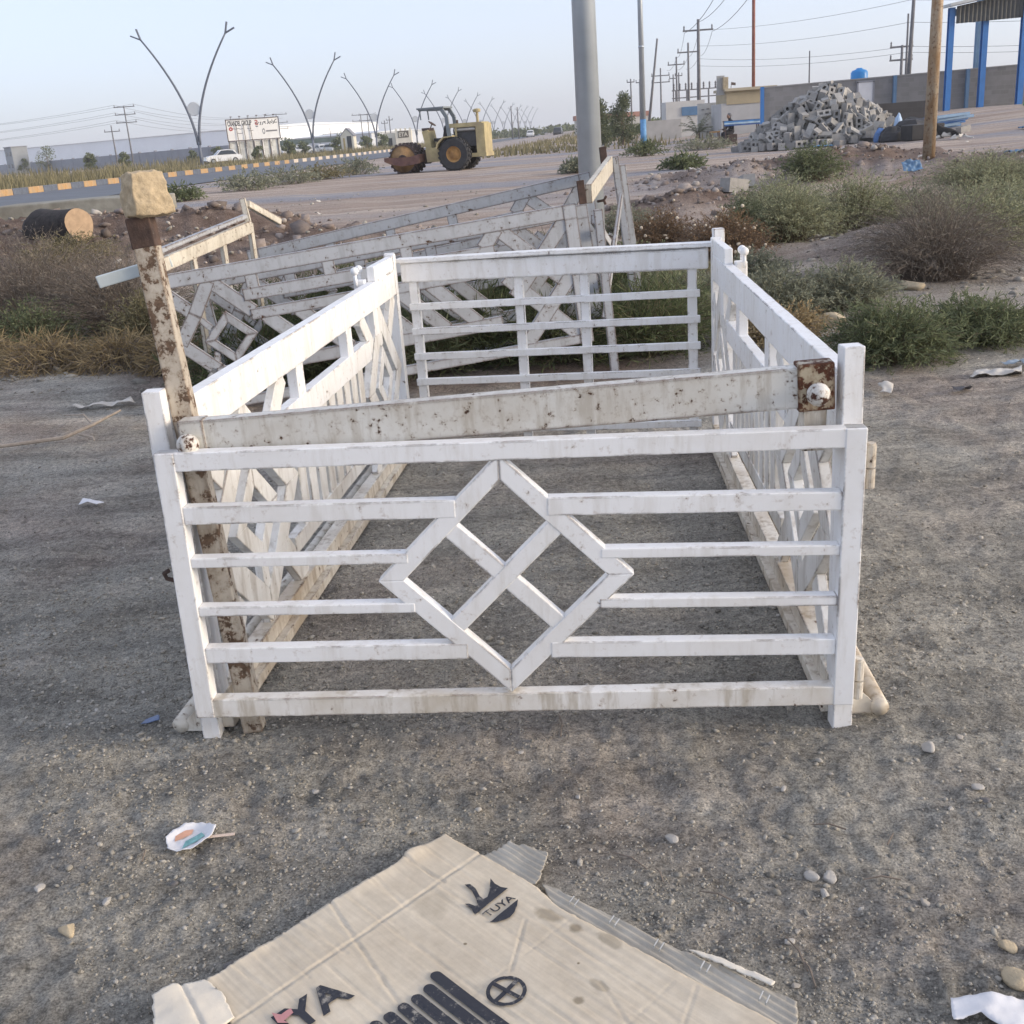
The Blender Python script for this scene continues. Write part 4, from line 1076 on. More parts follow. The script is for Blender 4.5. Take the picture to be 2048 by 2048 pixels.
# ================================================================ road, kerb, lamps
def ribbon(name, xa, xb, ys, lift, mat):
    y = np.asarray(ys, float); n = len(y)
    k = 7
    u = np.linspace(0, 1, k)
    X = xa(y)[:, None] * (1 - u) + xb(y)[:, None] * u; Y = np.repeat(y[:, None], k, 1)
    Z = tz(X, Y) + lift
    v = np.stack([X, Y, Z], -1).reshape(-1, 3)
    i, j = np.meshgrid(np.arange(n - 1), np.arange(k - 1), indexing='ij')
    f = np.stack([i * k + j, i * k + j + 1, (i + 1) * k + j + 1, (i + 1) * k + j], -1).reshape(-1, 4)
    return structure(np_mesh(name, v, f, mat))
ys = np.concatenate([np.arange(-40, 60, 1.), np.arange(60, 1500, 12.)])
M_ASPH = plain('asphalt', (.125, .140, .165), .85, .18, .7, bmp=.2)
ribbon('road', lambda y: KX(y) + .12, lambda y: KX(y) + 10.2 + .35 * np.sin(y * .11), ys, .035, M_ASPH)
ribbon('far_road', lambda y: KX(y) - 23.5, lambda y: KX(y) - 14.5, ys, .035, M_ASPH)
M_KY = plain('orange_kerb_paint', (.52, .31, .13), .8, .3, 5, dirt=(.35, .28, .2)); M_KB = plain('dark_kerb_paint', (.12, .14, .18), .8, .3, 5); M_KW = plain('faded_kerb_paint', (.58, .50, .42), .8, .2, 5)
m = MB()
yy = [-20 + 4 * i for i in range(250)]
for a, b in zip(yy[:-1], yy[1:]): m.bar((KX(a) - .02, a, tzf(KX(a), a) + .05), (KX(b) - .02, b, tzf(KX(b), b) + .05), .12, .14, (0, 0, 1), ch=0)
kerb = structure(m.build('kerb', plain('concrete', (.36, .34, .31), .9, .2, 3)))
m = MB(); m.box((0, 0, .16), .26, 1.46, .34)
kb = None
for i in range(92):
    y = 33 + i * 1.5
    mt = M_KB if i % 2 else (M_KY if y < 105 else M_KW)
    key = ('kerb_block', mt.name)
    if kb is None: kb = {}
    if key not in kb:
        o = bev(m.build('kerb_block', mt), .02); kb[key] = o
    else:
        o = kb[key].copy(); COL.objects.link(o)
    o.parent = kerb; o.location = (KX(y), y, tzf(KX(y), y) + .0); o.rotation_euler = (0, 0, -math.atan(.105))
# ---- twin-armed street lamps
M_GALV = plain('galvanised_steel', (.40, .44, .48), .45, .12, 2., .55, .05)
M_LAMPG = plain('lamp_grey_paint', (.13, .15, .19), .55, .1, 2., .1, 0)
M_DISC = plain('white_disc', (.66, .68, .68), .6, .05, 2, bmp=0)
ORD = ['nearest', 'second', 'third', 'fourth', 'fifth', 'sixth', 'seventh', 'eighth', 'ninth', 'tenth', 'eleventh', 'twelfth', 'thirteenth']
def make_lamp():
    t = thing('street_lamp', '', 'street lamp', (0, 0, 0), 0, 'twin-armed street lamps along the road')
    m = MB(); m.tube([(0, 0, -.1), (0, 0, 2.5)], [.17, .15], 12).tube([(0, 0, 0), (0, 0, .25)], .26, 12); m.build('trunk', M_LAMPG, t, True)
    for s in (-1, 1):
        pts, rr = [], []
        for k in range(15):
            u = k / 14; pts.append((s * (.09 + 4.0 * u ** 1.75), 0, 2.2 + 9.6 * u)); rr.append(.14 - .06 * u)
        m = MB(); m.tube(pts, rr, 8); m.build('arm', M_LAMPG, t, True)
        e = Vector(pts[-1])
        for dx, dz in ((s * .95, .42), (s * .28, 1.0)):
            m = MB(); m.bar(e, e + Vector((dx, 0, dz)) * .95, .26, .12, (0, 0, 1) if abs(dx) > .5 else (1, 0, 0), ch=.02)
            m.build('lamp_head', M_LAMPG, t)
    m = MB(); m.lathe([(.001, -.05), (.60, -.05), (.64, 0), (.60, .05), (.001, .05)], 24, Matrix.Translation((0, 0, 5.45)) @ Matrix.Rotation(math.pi / 2, 4, 'X'))
    m.build('disc', M_DISC, t)
    return t
lamp0 = make_lamp()
for i in range(13):
    o = lamp0 if i == 0 else copy_tree(lamp0)
    x, y = -27.4 + 4.4 * i, 112.0 + 44.0 * i
    o.location = (x, y, tzf(x, y)); o.rotation_euler = (0, 0, -math.atan(.105))
    o['label'] = 'twin-armed curved street lamp beside the road, %s from the left' % (ORD[i] if i else 'first and tallest')
# ---- utility poles and wires
M_PWOOD = plain('grey_pole', (.17, .17, .18), .85, .25, 3, bmp=.2)
def util_pole(x, y, h, arms, label, aw=1.1, lean=0., r=.13, group='power poles', yaw=0., z=None):
    t = thing('power_pole', label, 'power pole', (x, y, (tzf(x, y) if z is None else z) - .1), yaw, group)
    m = MB(); m.tube([(0, 0, 0), (lean, 0, h)], [r, r * .65], 8); m.build('pole', M_PWOOD, t, True)
    for a in arms:
        zx = lean * (h - a) / h
        m = MB(); m.bar((zx - aw, .1, h - a), (zx + aw, .1, h - a), .12, .1, ch=.01); m.build('crossarm', M_PWOOD, t)
        m = MB()
        for s in (-.92, .92): m.lathe([(.03, 0), (.07, .05), (.04, .12), (.07, .17), (.03, .30)], 8, Matrix.Translation((zx + s * aw, .1, h - a + .06)))
        m.build('insulators', M_PWOOD, t)
    return t
util_pole(-54.58, 180, 9.30, (.15, 1.25, 2.4), 'tall power pole with three crossarms left of the first street lamp', 1.6)
util_pole(-56.38, 178, 6.60, (.9,), 'shorter single-arm power pole beside the three-arm pole at left', 1.2)
util_pole(-45.41, 258, 8.93, (.2, 1.9, 3.2), 'three-arm power pole at the right end of the billboard', 2.4)
util_pole(-34.53, 262, 5.21, (1.2,), 'short single-arm power pole behind the parked cars', 1.8)
util_pole(-26.11, 250, 7.44, (.2, 1.4), 'two-arm power pole, left one of the close pair by the white gatehouse', 1.9)
util_pole(-24.88, 252, 7.44, (.2, 1.4), 'two-arm power pole, right one of the close pair by the white gatehouse', 1.9)
util_pole(-21.00, 248, 5.77, (.6,), 'single-arm power pole left of the square sign building', .7)
util_pole(-19.77, 246, 6.51, (.8,), 'single-arm power pole just behind the square sign building', .7)
util_pole(6.24, 260, 7.07, (), 'bare dark pole right of the road roller, left of two', r=.16)
util_pole(7.57, 258, 6.70, (), 'bare dark pole right of the road roller, right of two', r=.16)
util_pole(16.65, 90, 8.00, (.75,), 'tall lattice power pole with one crossarm, nearest on the right', 1.15, r=.16)
util_pole(19.39, 110, 7.44, (.8,), 'power pole with one crossarm, second on the right', 1.0)
util_pole(21.76, 131, 7.25, (.8,), 'power pole with one crossarm, third on the right', .95)
util_pole(23.18, 152, 7.07, (.9, 1.7), 'power pole with two crossarms between the leaning mast and third pole', 1.2)
util_pole(26.11, 160, 6.51, (.5,), 'far power pole of the close pair, left one', .5)
util_pole(26.87, 160, 6.70, (.4,), 'far power pole of the close pair, right one', .5)
util_pole(19.68, 155, 6.32, (.4,), 'dark power pole behind the small trees, left of two', .5)
util_pole(21.00, 156, 6.14, (.4,), 'dark power pole behind the small trees, right of two', .5)
util_pole(23.27, 64, 6.14, (), 'dark pole with brackets rising behind the grey block wall', r=.14, lean=.15)
util_pole(29.33, 82, 4.37, (.1, .95), 'short two-arm power pole far behind the grey block wall', .8)
util_pole(26.77, 74, 5.77, (), 'slim grey mast behind the grey block wall', r=.09)
util_pole(17.31, 62, 3.81, (), 'thin dark rod standing left end of the grey block wall', r=.05)
m = MB(); m.tube([(0, 0, 0), (.95, .1, 7.2)], [.12, .07], 8)
o = m.build('leaning_mast', M_PWOOD, smooth=True); o.location = (12.9, 92, tzf(12.9, 92)); tag(o, 'bare mast leaning right, between the grey pole and power poles', 'mast')
M_WIRE = plain('wire', (.10, .10, .11), .6, .1, 3, bmp=0)
def wire(a, b, sag, label, r=.016):
    a, b = Vector(a), Vector(b)
    pts = [a.lerp(b, k / 14) - Vector((0, 0, sag * 4 * (k / 14) * (1 - k / 14))) for k in range(15)]
    m = MB(); m.tube(pts, r, 4)
    return tag(m.build('power_line', M_WIRE), label, 'wire', 'power lines')
for k, (dx, z) in enumerate(((-1.5, 10.4), (1.5, 10.4), (-1.5, 9.3), (1.5, 9.3), (-1.5, 8.2), (1.5, 8.2))):
    wire((-54.6 + dx, 180, z - .7), (-114 + dx, 178, z - 1.3), 1.6, 'power line sagging from the three-arm pole out of the left edge', .02)
    wire((-54.6 + dx, 180, z - .7), (-45.4 + dx, 258, z - 1.1), 1.6, 'power line sagging from the left three-arm pole to the billboard pole', .022)
for k, dx in enumerate((-1.05, 0., 1.05)):
    wire((16.65 + dx, 90, 7.75 + .7 * (dx == 0)), (12.6 + dx, 42, 12.4), 1.6, 'power line climbing from the nearest right pole out of the top edge', .018)
    wire((16.65 + dx, 90, 7.75), (19.4 + dx, 110, 7.15), .5, 'power line between the first and second right poles')
    wire((19.4 + dx, 110, 7.15), (21.75 + dx, 131, 6.95), .4, 'power line between the second and third right poles')
for z0, z1 in ((7.1, 7.3), (6.0, 6.2), (5.1, 5.0), (4.6, 4.7)):
    wire((16.65, 90, z0 + .8), (23.3, 64.2, z1 - .5), .3, 'thin line from the nearest right power pole to the pole behind the wall', .012)
    wire((23.3, 64.2, z1 - .5), (44, 58, z1 - .7), .5, 'thin line running right from the pole behind the grey wall', .012)
# ---- poles of the lot
o = MB(); o.tube([(0, 0, -.05), (0, 0, 4.), (.02, 0, 9.5)], [.135, .118, .085], 28, True)
po = thing('lamp_pole', 'stout galvanised steel pole rising behind the old cage', 'pole', (1.12, 12.5, gz(1.12, 12.5)))
M_GALV2 = plain('weathered_zinc', (.50, .55, .60), .36, .12, 3., .35, .1)
o.build('shaft', M_GALV2, po, True)
m = MB(); m.box((0, 0, .012), .42, .42, .024)
for sx in (-.16, .16):
    for sy in (-.16, .16): m.tube([(sx, sy, 0), (sx, sy, .07)], .016, 8)
m.build('base_plate', M_GALV2, po)
m = MB(); m.tube([(0, 0, 0), (0, 0, 12)], [.11, .075], 14)
p2 = thing('grey_pole', 'slim grey steel pole with a blue painted band near its base', 'pole', (6.15, 45.0, tzf(6.15, 45)))
m.build('shaft', M_GALV, p2, True)
m = MB(); m.tube([(0, 0, .25), (0, 0, 1.35)], [.117, .112], 14); m.build('blue_band', plain('blue_band_paint', (.12, .30, .55), .6, .3, 6), p2, True)
m = MB(); m.tube([(0, 0, 3.9), (0, 0, 3.98)], .108, 14).tube([(0, 0, 7.6), (0, 0, 7.68)], .098, 14); m.build('collar', M_GALV, p2, True)
m = MB(); m.tube([(0, 0, 0), (0, 0, 11)], [.10, .085], 12)
o = m.build('red_pole', plain('red_oxide', (.27, .10, .08), .7, .25, 3, dirt=(.33, .2, .12)), smooth=True); o.location = (15.4, 66.5, tzf(15.4, 66.5)); tag(o, 'thin red-brown pole left of the block heap', 'pole')
m = MB(); m.tube([(0, 0, -.05), (.02, 0, 3.2), (.03, 0, 8)], [.128, .112, .09], 18)
o = m.build('rusty_pole', paint('rusted_pole_paint', (.42, .35, .26), dirt=.95, chips=.60, edge=0., dirtcol=(.34, .20, .09), scale=.5, rustcol=(.28, .15, .07)), smooth=True)
o.location = (9.26, 24.05, gz(9.26, 24.05)); tag(o, 'rusty brown pipe pole in front of the canopy on the right', 'pole')

# ================================================================ road roller
RO = Vector((-1.85, 44.6, tzf(-1.85, 44.6)))
roller = thing('road_roller', 'old yellow padfoot road roller with rusty drum parked on the lot', 'road roller', RO, math.radians(164))
roller.scale = (.86, .86, .86)
Y_ = lambda *a: Vector(a)
M_RY = plain('faded_yellow_paint', (.47, .40, .22), .8, .25, 3, dirt=(.30, .24, .16)); M_RR = plain('rusted_drum', (.46, .28, .13), .85, .35, 4, dirt=(.20, .10, .05))
M_RD = plain('dark_steel', (.10, .075, .07), .85, .35, 5); M_RUB = plain('tyre_rubber', (.045, .046, .05), .9, .3, 6, bmp=.4); M_RG = plain('canopy_grey', (.20, .23, .25), .7, .15, 3)
# local frame: +X = forward (drum end), Y across, Z up
ax = Matrix.Rotation(math.pi / 2, 4, 'X')
def at(x, y, z): return Matrix.Translation((x, y, z)) @ ax
m = MB(); m.lathe([(.58, -.72), (.62, -.72), (.62, .72), (.58, .72)], 40, at(1.42, 0, .62), 0, False)
for a in range(20):
    for j in range(6):
        w = 2 * math.pi * (a + .5 * (j % 2)) / 20; yv = -.60 + j * .24
        R = Matrix.Rotation(-w, 3, 'Y')
        m.box(Vector((1.42, yv, .62)) + R @ Vector((.655, 0, 0)), .075, .13, .10, R)
drum = m.build('drum', M_RD, roller)
for s in (-1, 1):
    m = MB(); m.lathe([(.001, s * .66), (.20, s * .66), (.22, s * .63), (.50, s * .63), (.585, s * .70)] if s > 0 else [(.585, s * .70), (.50, s * .63), (.22, s * .63), (.20, s * .66), (.001, s * .66)], 32, at(1.42, 0, .62)); m.build('drum_end', M_RR, drum, True)
    m = MB(); m.lathe([(.001, -.06), (.19, -.06), (.19, .06), (.001, .06)], 12, at(1.42, s * .74, .62))
    for k in range(8): m.box((1.42 + .13 * math.cos(k * .785), s * .82, .62 + .13 * math.sin(k * .785)), .05, .05, .05)
    m.build('drum_hub', M_RD, drum)
m = MB()
for s in (-1, 1):
    m.prism([(.55, .42), (.95, .36), (1.42, .33), (1.95, .44), (2.22, .56), (2.22, .72), (1.7, .70), (1.05, .70), (.55, .78)], Matrix.Translation((0, s * .90 - .06, 0)), .12)
m.box((2.17, 0, .64), .12, 1.7, .16).box((.60, 0, .62), .14, 1.7, .34)
m.build('drum_yoke', plain('brown_steel', (.16, .085, .075), .85, .35, 5, dirt=(.26, .15, .09)), roller)
m = MB(); m.tube([(.50, 0, .35), (.50, 0, .95)], .16, 14).box((.42, 0, .62), .30, .5, .45); m.build('articulation_joint', M_RD, roller)
m = MB(); m.prism([(-.62, .42), (.32, .42), (.36, .98), (.16, 1.02), (-.62, 1.0)], Matrix.Translation((0, -.62, 0)), 1.24); m.build('chassis', M_RY, roller)
m = MB(); m.prism([(.10, 1.0), (.36, .98), (.50, 1.72), (.22, 1.78)], Matrix.Translation((0, -.5, 0)), 1.0); m.build('console', M_RY, roller)
m = MB(); m.box((.37, 0, 1.80), .34, .7, .12).tube([(.28, 0, 1.78), (.16, 0, 2.02)], .025, 8); m.lathe([(.17, -.02), (.20, 0), (.17, .02)], 18, Matrix.Translation((.15, 0, 2.03)) @ Matrix.Rotation(-.6, 4, 'Y')); m.build('steering_wheel', M_RD, roller)
m = MB(); m.box((-.22, 0, 1.33), .50, .55, .14).box((-.50, 0, 1.62), .13, .55, .55, Matrix.Rotation(-.22, 3, 'Y')).box((-.22, 0, 1.13), .3, .4, .28); m.build('seat', plain('black_seat', (.03, .03, .035), .7), roller)
m = MB()
for s in (-.55, .55):
    m.bar((-.80, s, 1.0), (-.72, s, 2.25), .16, .12, ch=.01).bar((-.72, s, 2.25), (-.52, s, 2.58), .16, .12, ch=.01).bar((-.52, s, 2.58), (.55, s, 2.62), .10, .10, ch=.01).bar((.50, s, 2.6), (.47, s, 2.2), .05, .05, ch=.005)
m.box((-.02, 0, 2.66), 1.25, 1.30, .07); m.build('rollover_canopy', M_RG, roller)
m = MB()
for s in (-.56, .56):
    m.box((-1.55, s, 1.86), 1.50, .06, .16).box((-2.18, s, 1.26), .34, .07, 1.2).box((-1.1, s, 1.55), .07, .06, .5)
m.box((-2.36, 0, 1.28), .08, 1.16, 1.25).box((-1.5, 0, 1.93), 1.6, 1.12, .05); m.build('engine_cowl', M_RY, roller)
m = MB(); m.box((-1.45, 0, 1.35), 1.05, .75, .75).tube([(-1.95, .2, 1.6), (-.9, .2, 1.66)], .13, 12).tube([(-1.9, -.42, 1.62), (-.95, -.42, 1.66)], .10, 12); m.build('engine', plain('greasy_engine', (.075, .075, .08), .6, .4, 6), roller)
m = MB(); m.tube([(-1.0, .42, 1.70), (-1.95, .42, 1.70)], .085, 12).tube([(-1.0, -.50, 1.70), (-1.95, -.50, 1.70)], .085, 12); m.build('silencer', plain('bright_pipe', (.62, .62, .60), .4, .1, 5, .4), roller)
m = MB(); m.tube([(-1.9, -.2, 1.9), (-1.9, -.2, 2.38)], .06, 10).lathe([(.06, 0), (.16, .02), (.17, .12), (.10, .16), (.001, .16)], 14, Matrix.Translation((-1.9, -.2, 2.36))); m.build('air_intake', M_RY, roller)
m = MB(); m.tube([(-1.05, .1, 1.9), (-1.05, .1, 2.10)], .05, 10); m.build('exhaust', M_RD, roller)
m = MB(); m.box((-2.1, 0, .60), .66, 1.24, .16); m.build('rear_step', M_RY, roller)
for s in (-1, 1):
    m = MB(); m.lathe([(.34, -.23), (.62, -.24), (.69, -.17), (.69, .17), (.62, .24), (.34, .23)], 36, at(-1.05, s * .78, .69), 0, False)
    for k in range(22):
        w = 2 * math.pi * k / 22; R = Matrix.Rotation(-w, 3, 'Y')
        for q in (-1, 1): m.box(Vector((-1.05, s * .78 + q * .11, .69)) + R @ Vector((.70, 0, q * .05)), .05, .22, .075, R @ Matrix.Rotation(q * .5, 3, 'X'))
    ty = m.build('tyre', M_RUB, roller)
    m = MB(); m.lathe([(.001, -.10), (.20, -.10), (.24, -.05), (.33, -.16), (.36, -.22), (.36, .22), (.33, .16), (.24, .05), (.20, .10), (.001, .10)], 28, at(-1.05, s * .78, .69)); m.build('rim', plain('wheel_ochre', (.46, .26, .09), .8, .3, 6, dirt=(.2, .11, .06)), ty, True)
m = MB()
for s in (-.78, .78):
    m.prism([(-.30, .95), (-.22, .95), (-.34, 1.22), (-.62, 1.44), (-1.05, 1.47), (-1.05, 1.42), (-.64, 1.38), (-.40, 1.18)], Matrix.Translation((0, s - .25, 0)), .5)
m.build('mudguard', M_RY, roller)

# ================================================================ left background: wall, warehouse, billboard, cars
M_WALLG = plain('grey_wall_panel', (.28, .29, .32), .9, .12, .4, bmp=.1); M_PILL = plain('grey_pillar', (.25, .26, .29), .9, .1, 1)
W0, W1 = Vector((-156, 351, .3)), Vector((-42.8, 195, .3))
wall = thing('perimeter_wall', 'long grey panel wall in front of the pale warehouse', 'wall', (0, 0, 0))
nW = 22
for i in range(nW):
    a, b = W0.lerp(W1, i / nW), W0.lerp(W1, (i + 1) / nW)
    m = MB(); m.bar(a + Vector((0, 0, 1.3)), b + Vector((0, 0, 1.3)), 2.6, .18, (1, .77, 0), ch=0); m.build('panel', M_WALLG, wall)
    m = MB(); m.box(a + Vector((.25, -.2, 1.4)), .45, .45, 2.8, Matrix.Rotation(-.91, 3, 'Z')); m.build('pillar', M_PILL, wall)
def ware(name, a, b, dep, h, ridge, label, mat):
    t = thing(name, label, 'building', (0, 0, 0)); a, b = Vector((*a, .2)), Vector((*b, .2)); d = (b - a).normalized(); nrm = Vector((-d.y, d.x, 0)) * dep
    m = MB(); z = Vector((0, 0, h)); r = Vector((0, 0, h + ridge))
    m.add([a, b, b + nrm, a + nrm, a + z, b + z, b + nrm + z, a + nrm + z], [(0, 1, 5, 4), (1, 2, 6, 5), (2, 3, 7, 6), (3, 0, 4, 7)]); m.build('wall', mat, t)
    m = MB(); e = d * .4 ; o = nrm.normalized() * .4
    m.add([a - e - o + z, b + e - o + z, b + e + nrm * .5 + r, a - e + nrm * .5 + r, b + e + nrm + o + z, a - e + nrm + o + z], [(0, 1, 2, 3), (3, 2, 4, 5), (0, 3, 5), (1, 4, 2)]); m.build('roof', plain('pale_sheet_roof', (.62, .66, .70), .6, .05, .2, bmp=0), t)
    return t
ware('warehouse', (-190, 418), (-70, 328), 60, 7.8, .8, 'very long pale grey-white warehouse behind the grey wall', plain('pale_cladding', (.88, .90, .92), .7, .06, .15, bmp=.1))
ware('far_shed', (-62, 345), (-32, 330), 30, 4.2, .7, 'low pale shed behind the parked cars', plain('pale_shed', (.55, .58, .62), .7, .06, .2, bmp=0))
gh = thing('guard_house', 'dark grey two-storey guard hut above the wall at far left', 'hut', (-113.5, 283, .3), math.radians(-52)); gh.scale = (.92, .92, .9)
m = MB(); m.box((0, 0, 3.5), 6.2, 4, 7.0); m.build('wall', plain('hut_grey', (.27, .29, .31), .8, .1, 1), gh)
m = MB(); m.box((0, 0, 7.05), 6.6, 4.4, .18); m.build('roof', M_PILL, gh)
for zz in (2.2, 5.3):
    for xx in (-1.6, 1.4): m = MB(); m.box((xx, -2.02, zz), 1.3, .08, 1.0); m.build('window', plain('dark_window', (.04, .05, .06), .2, .1, 2, bmp=0), gh)
# billboard
bb = thing('billboard', 'white roadside billboard with black and red lettering on a lattice frame', 'billboard', (-31.9, 162, tzf(-31.6, 162)), math.radians(16)); bb.scale = (.90, .9, .885)
m = MB(); m.box((0, 0, 4.75), 7.9, .12, 3.1); m.build('panel', plain('billboard_white', (.90, .89, .85), .6, .08, .8, bmp=0), bb)
m = MB()
m.box((0, -.03, 6.32), 8.1, .16, .12).box((0, -.03, 3.17), 8.1, .16, .14).box((-3.98, -.03, 4.75), .12, .16, 3.2).box((3.98, -.03, 4.75), .10, .16, 3.2); m.build('panel_frame', M_RD, bb)
for xx in (-3.9, -2.7, -1.4, -.1, 1.1, 2.3, 3.5):
    m = MB(); m.bar((xx, .12, 0), (xx, .12, 3.2), .12, .12, ch=0); m.build('post', M_RD, bb)
m = MB()
for xx in (-2.3, -1.2, -.2): m.bar((xx, -.25, .2), (xx - .25, -.2, 5.6), .07, .07, ch=0)
m.build('ladder', M_RD, bb)
for k in range(6):
    m = MB(); x0 = -3.85 + k * 1.28; m.box((x0 + .62, .22, 1.62), 1.22, .05, 2.9); m.build('hoarding_sheet', plain('stained_hoarding', (.76, .75, .68), .8, .25, 1.2, dirt=(.22, .21, .18), bmp=0), bb)
m = MB()
for xx in np.linspace(-3.2, 3.2, 6): m.bar((xx, -.1, 6.35), (xx, -.9, 6.7), .05, .05, ch=0).box((xx, -.95, 6.7), .3, .2, .12)
m.build('flood_lights', M_RD, bb)
M_BBK = plain('black_letters', (.035, .035, .04), .6, .1, 3, bmp=0); M_BBR = plain('red_letters', (.45, .07, .06), .6, .1, 3, bmp=0); M_BBG = plain('grey_letters', (.20, .20, .21), .6, .1, 3, bmp=0)
def board_text(txt, x0, x1, z0, z1, mat, parent, y=-.07, bold=.02, name='lettering'):
    v, f = text_mesh(txt, 1., 'LEFT', bold); a = np.array(v); lo, hi = a.min(0), a.max(0)
    X = x0 + (x1 - x0) * (a[:, 0] - lo[0]) / (hi[0] - lo[0]); Z = z0 + (z1 - z0) * (a[:, 1] - lo[1]) / (hi[1] - lo[1])
    m = MB(); m.add([(p, y, q) for p, q in zip(X, Z)], f); return m.build(name, mat, parent)
board_text('CRANDEL GROUP', -3.75, -.15, 5.35, 6.12, M_BBK, bb, bold=.03)
def strokes(parent, name, mat, lines, r=.045, y=-.075):
    m = MB()
    for L in lines:
        for a, b in zip(L[:-1], L[1:]): m.bar((a[0], y, a[1]), (b[0], y, b[1]), r * 2, .012, (0, 1, 0), ch=0)
    o = m.build(name, mat, parent); o['kind'] = 'stuff'; return o
# right-hand Arabic line, drawn as pen strokes (kaf ra alif nun dal lam / jim ra waw ba)
strokes(bb, 'arabic_lettering', M_BBK, [[(3.75, 5.55), (3.3, 5.55), (3.35, 5.8), (3.7, 6.05)], [(3.25, 5.7), (3.2, 5.45), (3.05, 5.35)], [(3.0, 6.0), (3.0, 5.55)], [(2.95, 5.55), (2.75, 5.55), (2.75, 5.75)], [(2.68, 5.35), (2.5, 5.5), (2.55, 5.72)], [(2.38, 6.05), (2.38, 5.5), (2.2, 5.4)],
                                      [(2.0, 5.72), (1.7, 5.78), (1.85, 5.6), (2.0, 5.45)], [(1.6, 5.7), (1.55, 5.42), (1.38, 5.3)], [(1.3, 5.65), (1.2, 5.72), (1.22, 5.4), (1.05, 5.3)], [(.95, 5.75), (.85, 5.55), (.5, 5.55), (.42, 5.75)]])
strokes(bb, 'arabic_lettering', M_BBG, [[(-3.0, 5.0), (-2.6, 4.9), (-2.2, 5.0), (-1.9, 4.85), (-1.55, 4.95)], [(-.9, 4.95), (-.6, 4.8), (-.3, 4.9)], [(-2.5, 4.3), (-2.1, 4.22), (-1.6, 4.28)], [(.0, 4.6), (-.4, 4.5), (-.7, 4.55)]], .04)
strokes(bb, 'red_emblem', M_BBR, [[(.35, 5.95), (.7, 6.0), (.72, 5.75), (.42, 5.65), (.45, 5.4), (.8, 5.4)]], .07)
m = MB(); m.lathe([(.10, -.005), (.30, -.005), (.30, .005), (.10, .005), (.10, -.005)], 18, Matrix.Translation((-3.35, -.075, 4.95)) @ ax, 0, False); m.build('red_emblem', M_BBR, bb)
m = MB(); m.lathe([(.2, -.005), (.33, -.005), (.33, .005), (.2, .005), (.2, -.005)], 18, Matrix.Translation((1.55, -.075, 4.35)) @ ax @ Matrix.Diagonal((.6, 1.3, 1, 1)), 0, False); m.build('round_emblem', M_BBG, bb)
m = MB(); m.box((2.75, -.07, 4.35), 1.7, .012, .22); m.build('print_line', M_BBG, bb)
m = MB(); m.box((.6, -.07, 5.12), .35, .012, .16); m.build('print_line', M_BBG, bb)
# cars
M_CARW = plain('white_car_paint', (.72, .73, .73), .25, .04, 2, bmp=0); M_CARD = plain('dark_car_paint', (.05, .055, .065), .25, .1, 2, bmp=0)
M_CARG = plain('car_glass', (.03, .04, .05), .08, .1, 2, bmp=0); M_CARL = plain('headlight', (.7, .7, .65), .15, .05, 2, bmp=0)
def make_car(paintm, label, tall=0.):
    t = thing('parked_car', label, 'car', (0, 0, 0), 0, 'white cars parked behind the grass')
    h = 1.5 + tall
    prof = [(-2.15, .45), (-2.2, .75), (-2.05, .95), (-1.75, 1.02), (-1.25, h - .08), (-.5, h), (.35, h - .04), (.95, 1.05), (1.75, .95), (2.12, .78), (2.18, .45), (1.8, .30), (-1.8, .30)]
    m = MB(); hw = .86
    sec = []
    for s in (-1, -.86, .86, 1):
        sec.append([(x, s * hw * (1 - .16 * max(0, (z - .9) / .6)), z if abs(s) < .9 or z < .5 else z - .03) for x, z in prof])
    k = len(prof); vs = [p for q in sec for p in q]
    fs = [(i * k + j, i * k + (j + 1) % k, (i + 1) * k + (j + 1) % k, (i + 1) * k + j) for i in range(3) for j in range(k)] + [tuple(reversed(range(k))), tuple(range(3 * k, 4 * k))]
    m.add(vs, fs); b = m.build('body', paintm, t)
    for s in (-1, 1):
        y0, y1 = s * .868, s * .785
        m = MB(); m.add([(-1.55, y0, 1.04), (.80, y0, 1.04), (.28, y1, h - .12), (-.5, y1, h - .09), (-1.12, y1, h - .16)], [(0, 1, 2, 3, 4)] if s < 0 else [(4, 3, 2, 1, 0)]); m.build('side_window', M_CARG, t)
        for xx in (-1.32, 1.32):
            m = MB(); m.lathe([(.20, -.10), (.31, -.10), (.33, -.06), (.33, .06), (.31, .10), (.20, .10)], 18, Matrix.Translation((xx, s * .80, .33)) @ ax, 0, False); ty = m.build('tyre', M_RUB, t)
            m = MB(); m.lathe([(.001, -.07), (.205, -.07), (.205, .07), (.001, .07)], 14, Matrix.Translation((xx, s * .81, .33)) @ ax); m.build('rim', M_GALV, ty)
        m = MB(); m.box((2.10, s * .62, .80), .14, .32, .13); m.build('headlight', M_CARL, t)
    m = MB(); m.add([(.93, -.70, 1.09), (.93, .70, 1.09), (.40, .62, h - .09), (.40, -.62, h - .09)], [(0, 1, 2, 3)]); m.build('windscreen', M_CARG, t)
    m = MB(); m.add([(-1.72, .70, 1.07), (-1.72, -.70, 1.07), (-1.30, -.62, h - .14), (-1.30, .62, h - .14)], [(0, 1, 2, 3)]); m.build('rear_window', M_CARG, t)
    return t
car0 = make_car(M_CARW, 'white car driving on the far carriageway left of the billboard', .12)
car0.location = (-31.9, 141, tzf(-29, 141) + .12); car0.rotation_euler = (0, 0, math.radians(205)); car0.name = 'white_car'; car0['group'] = 'white cars near the billboard'
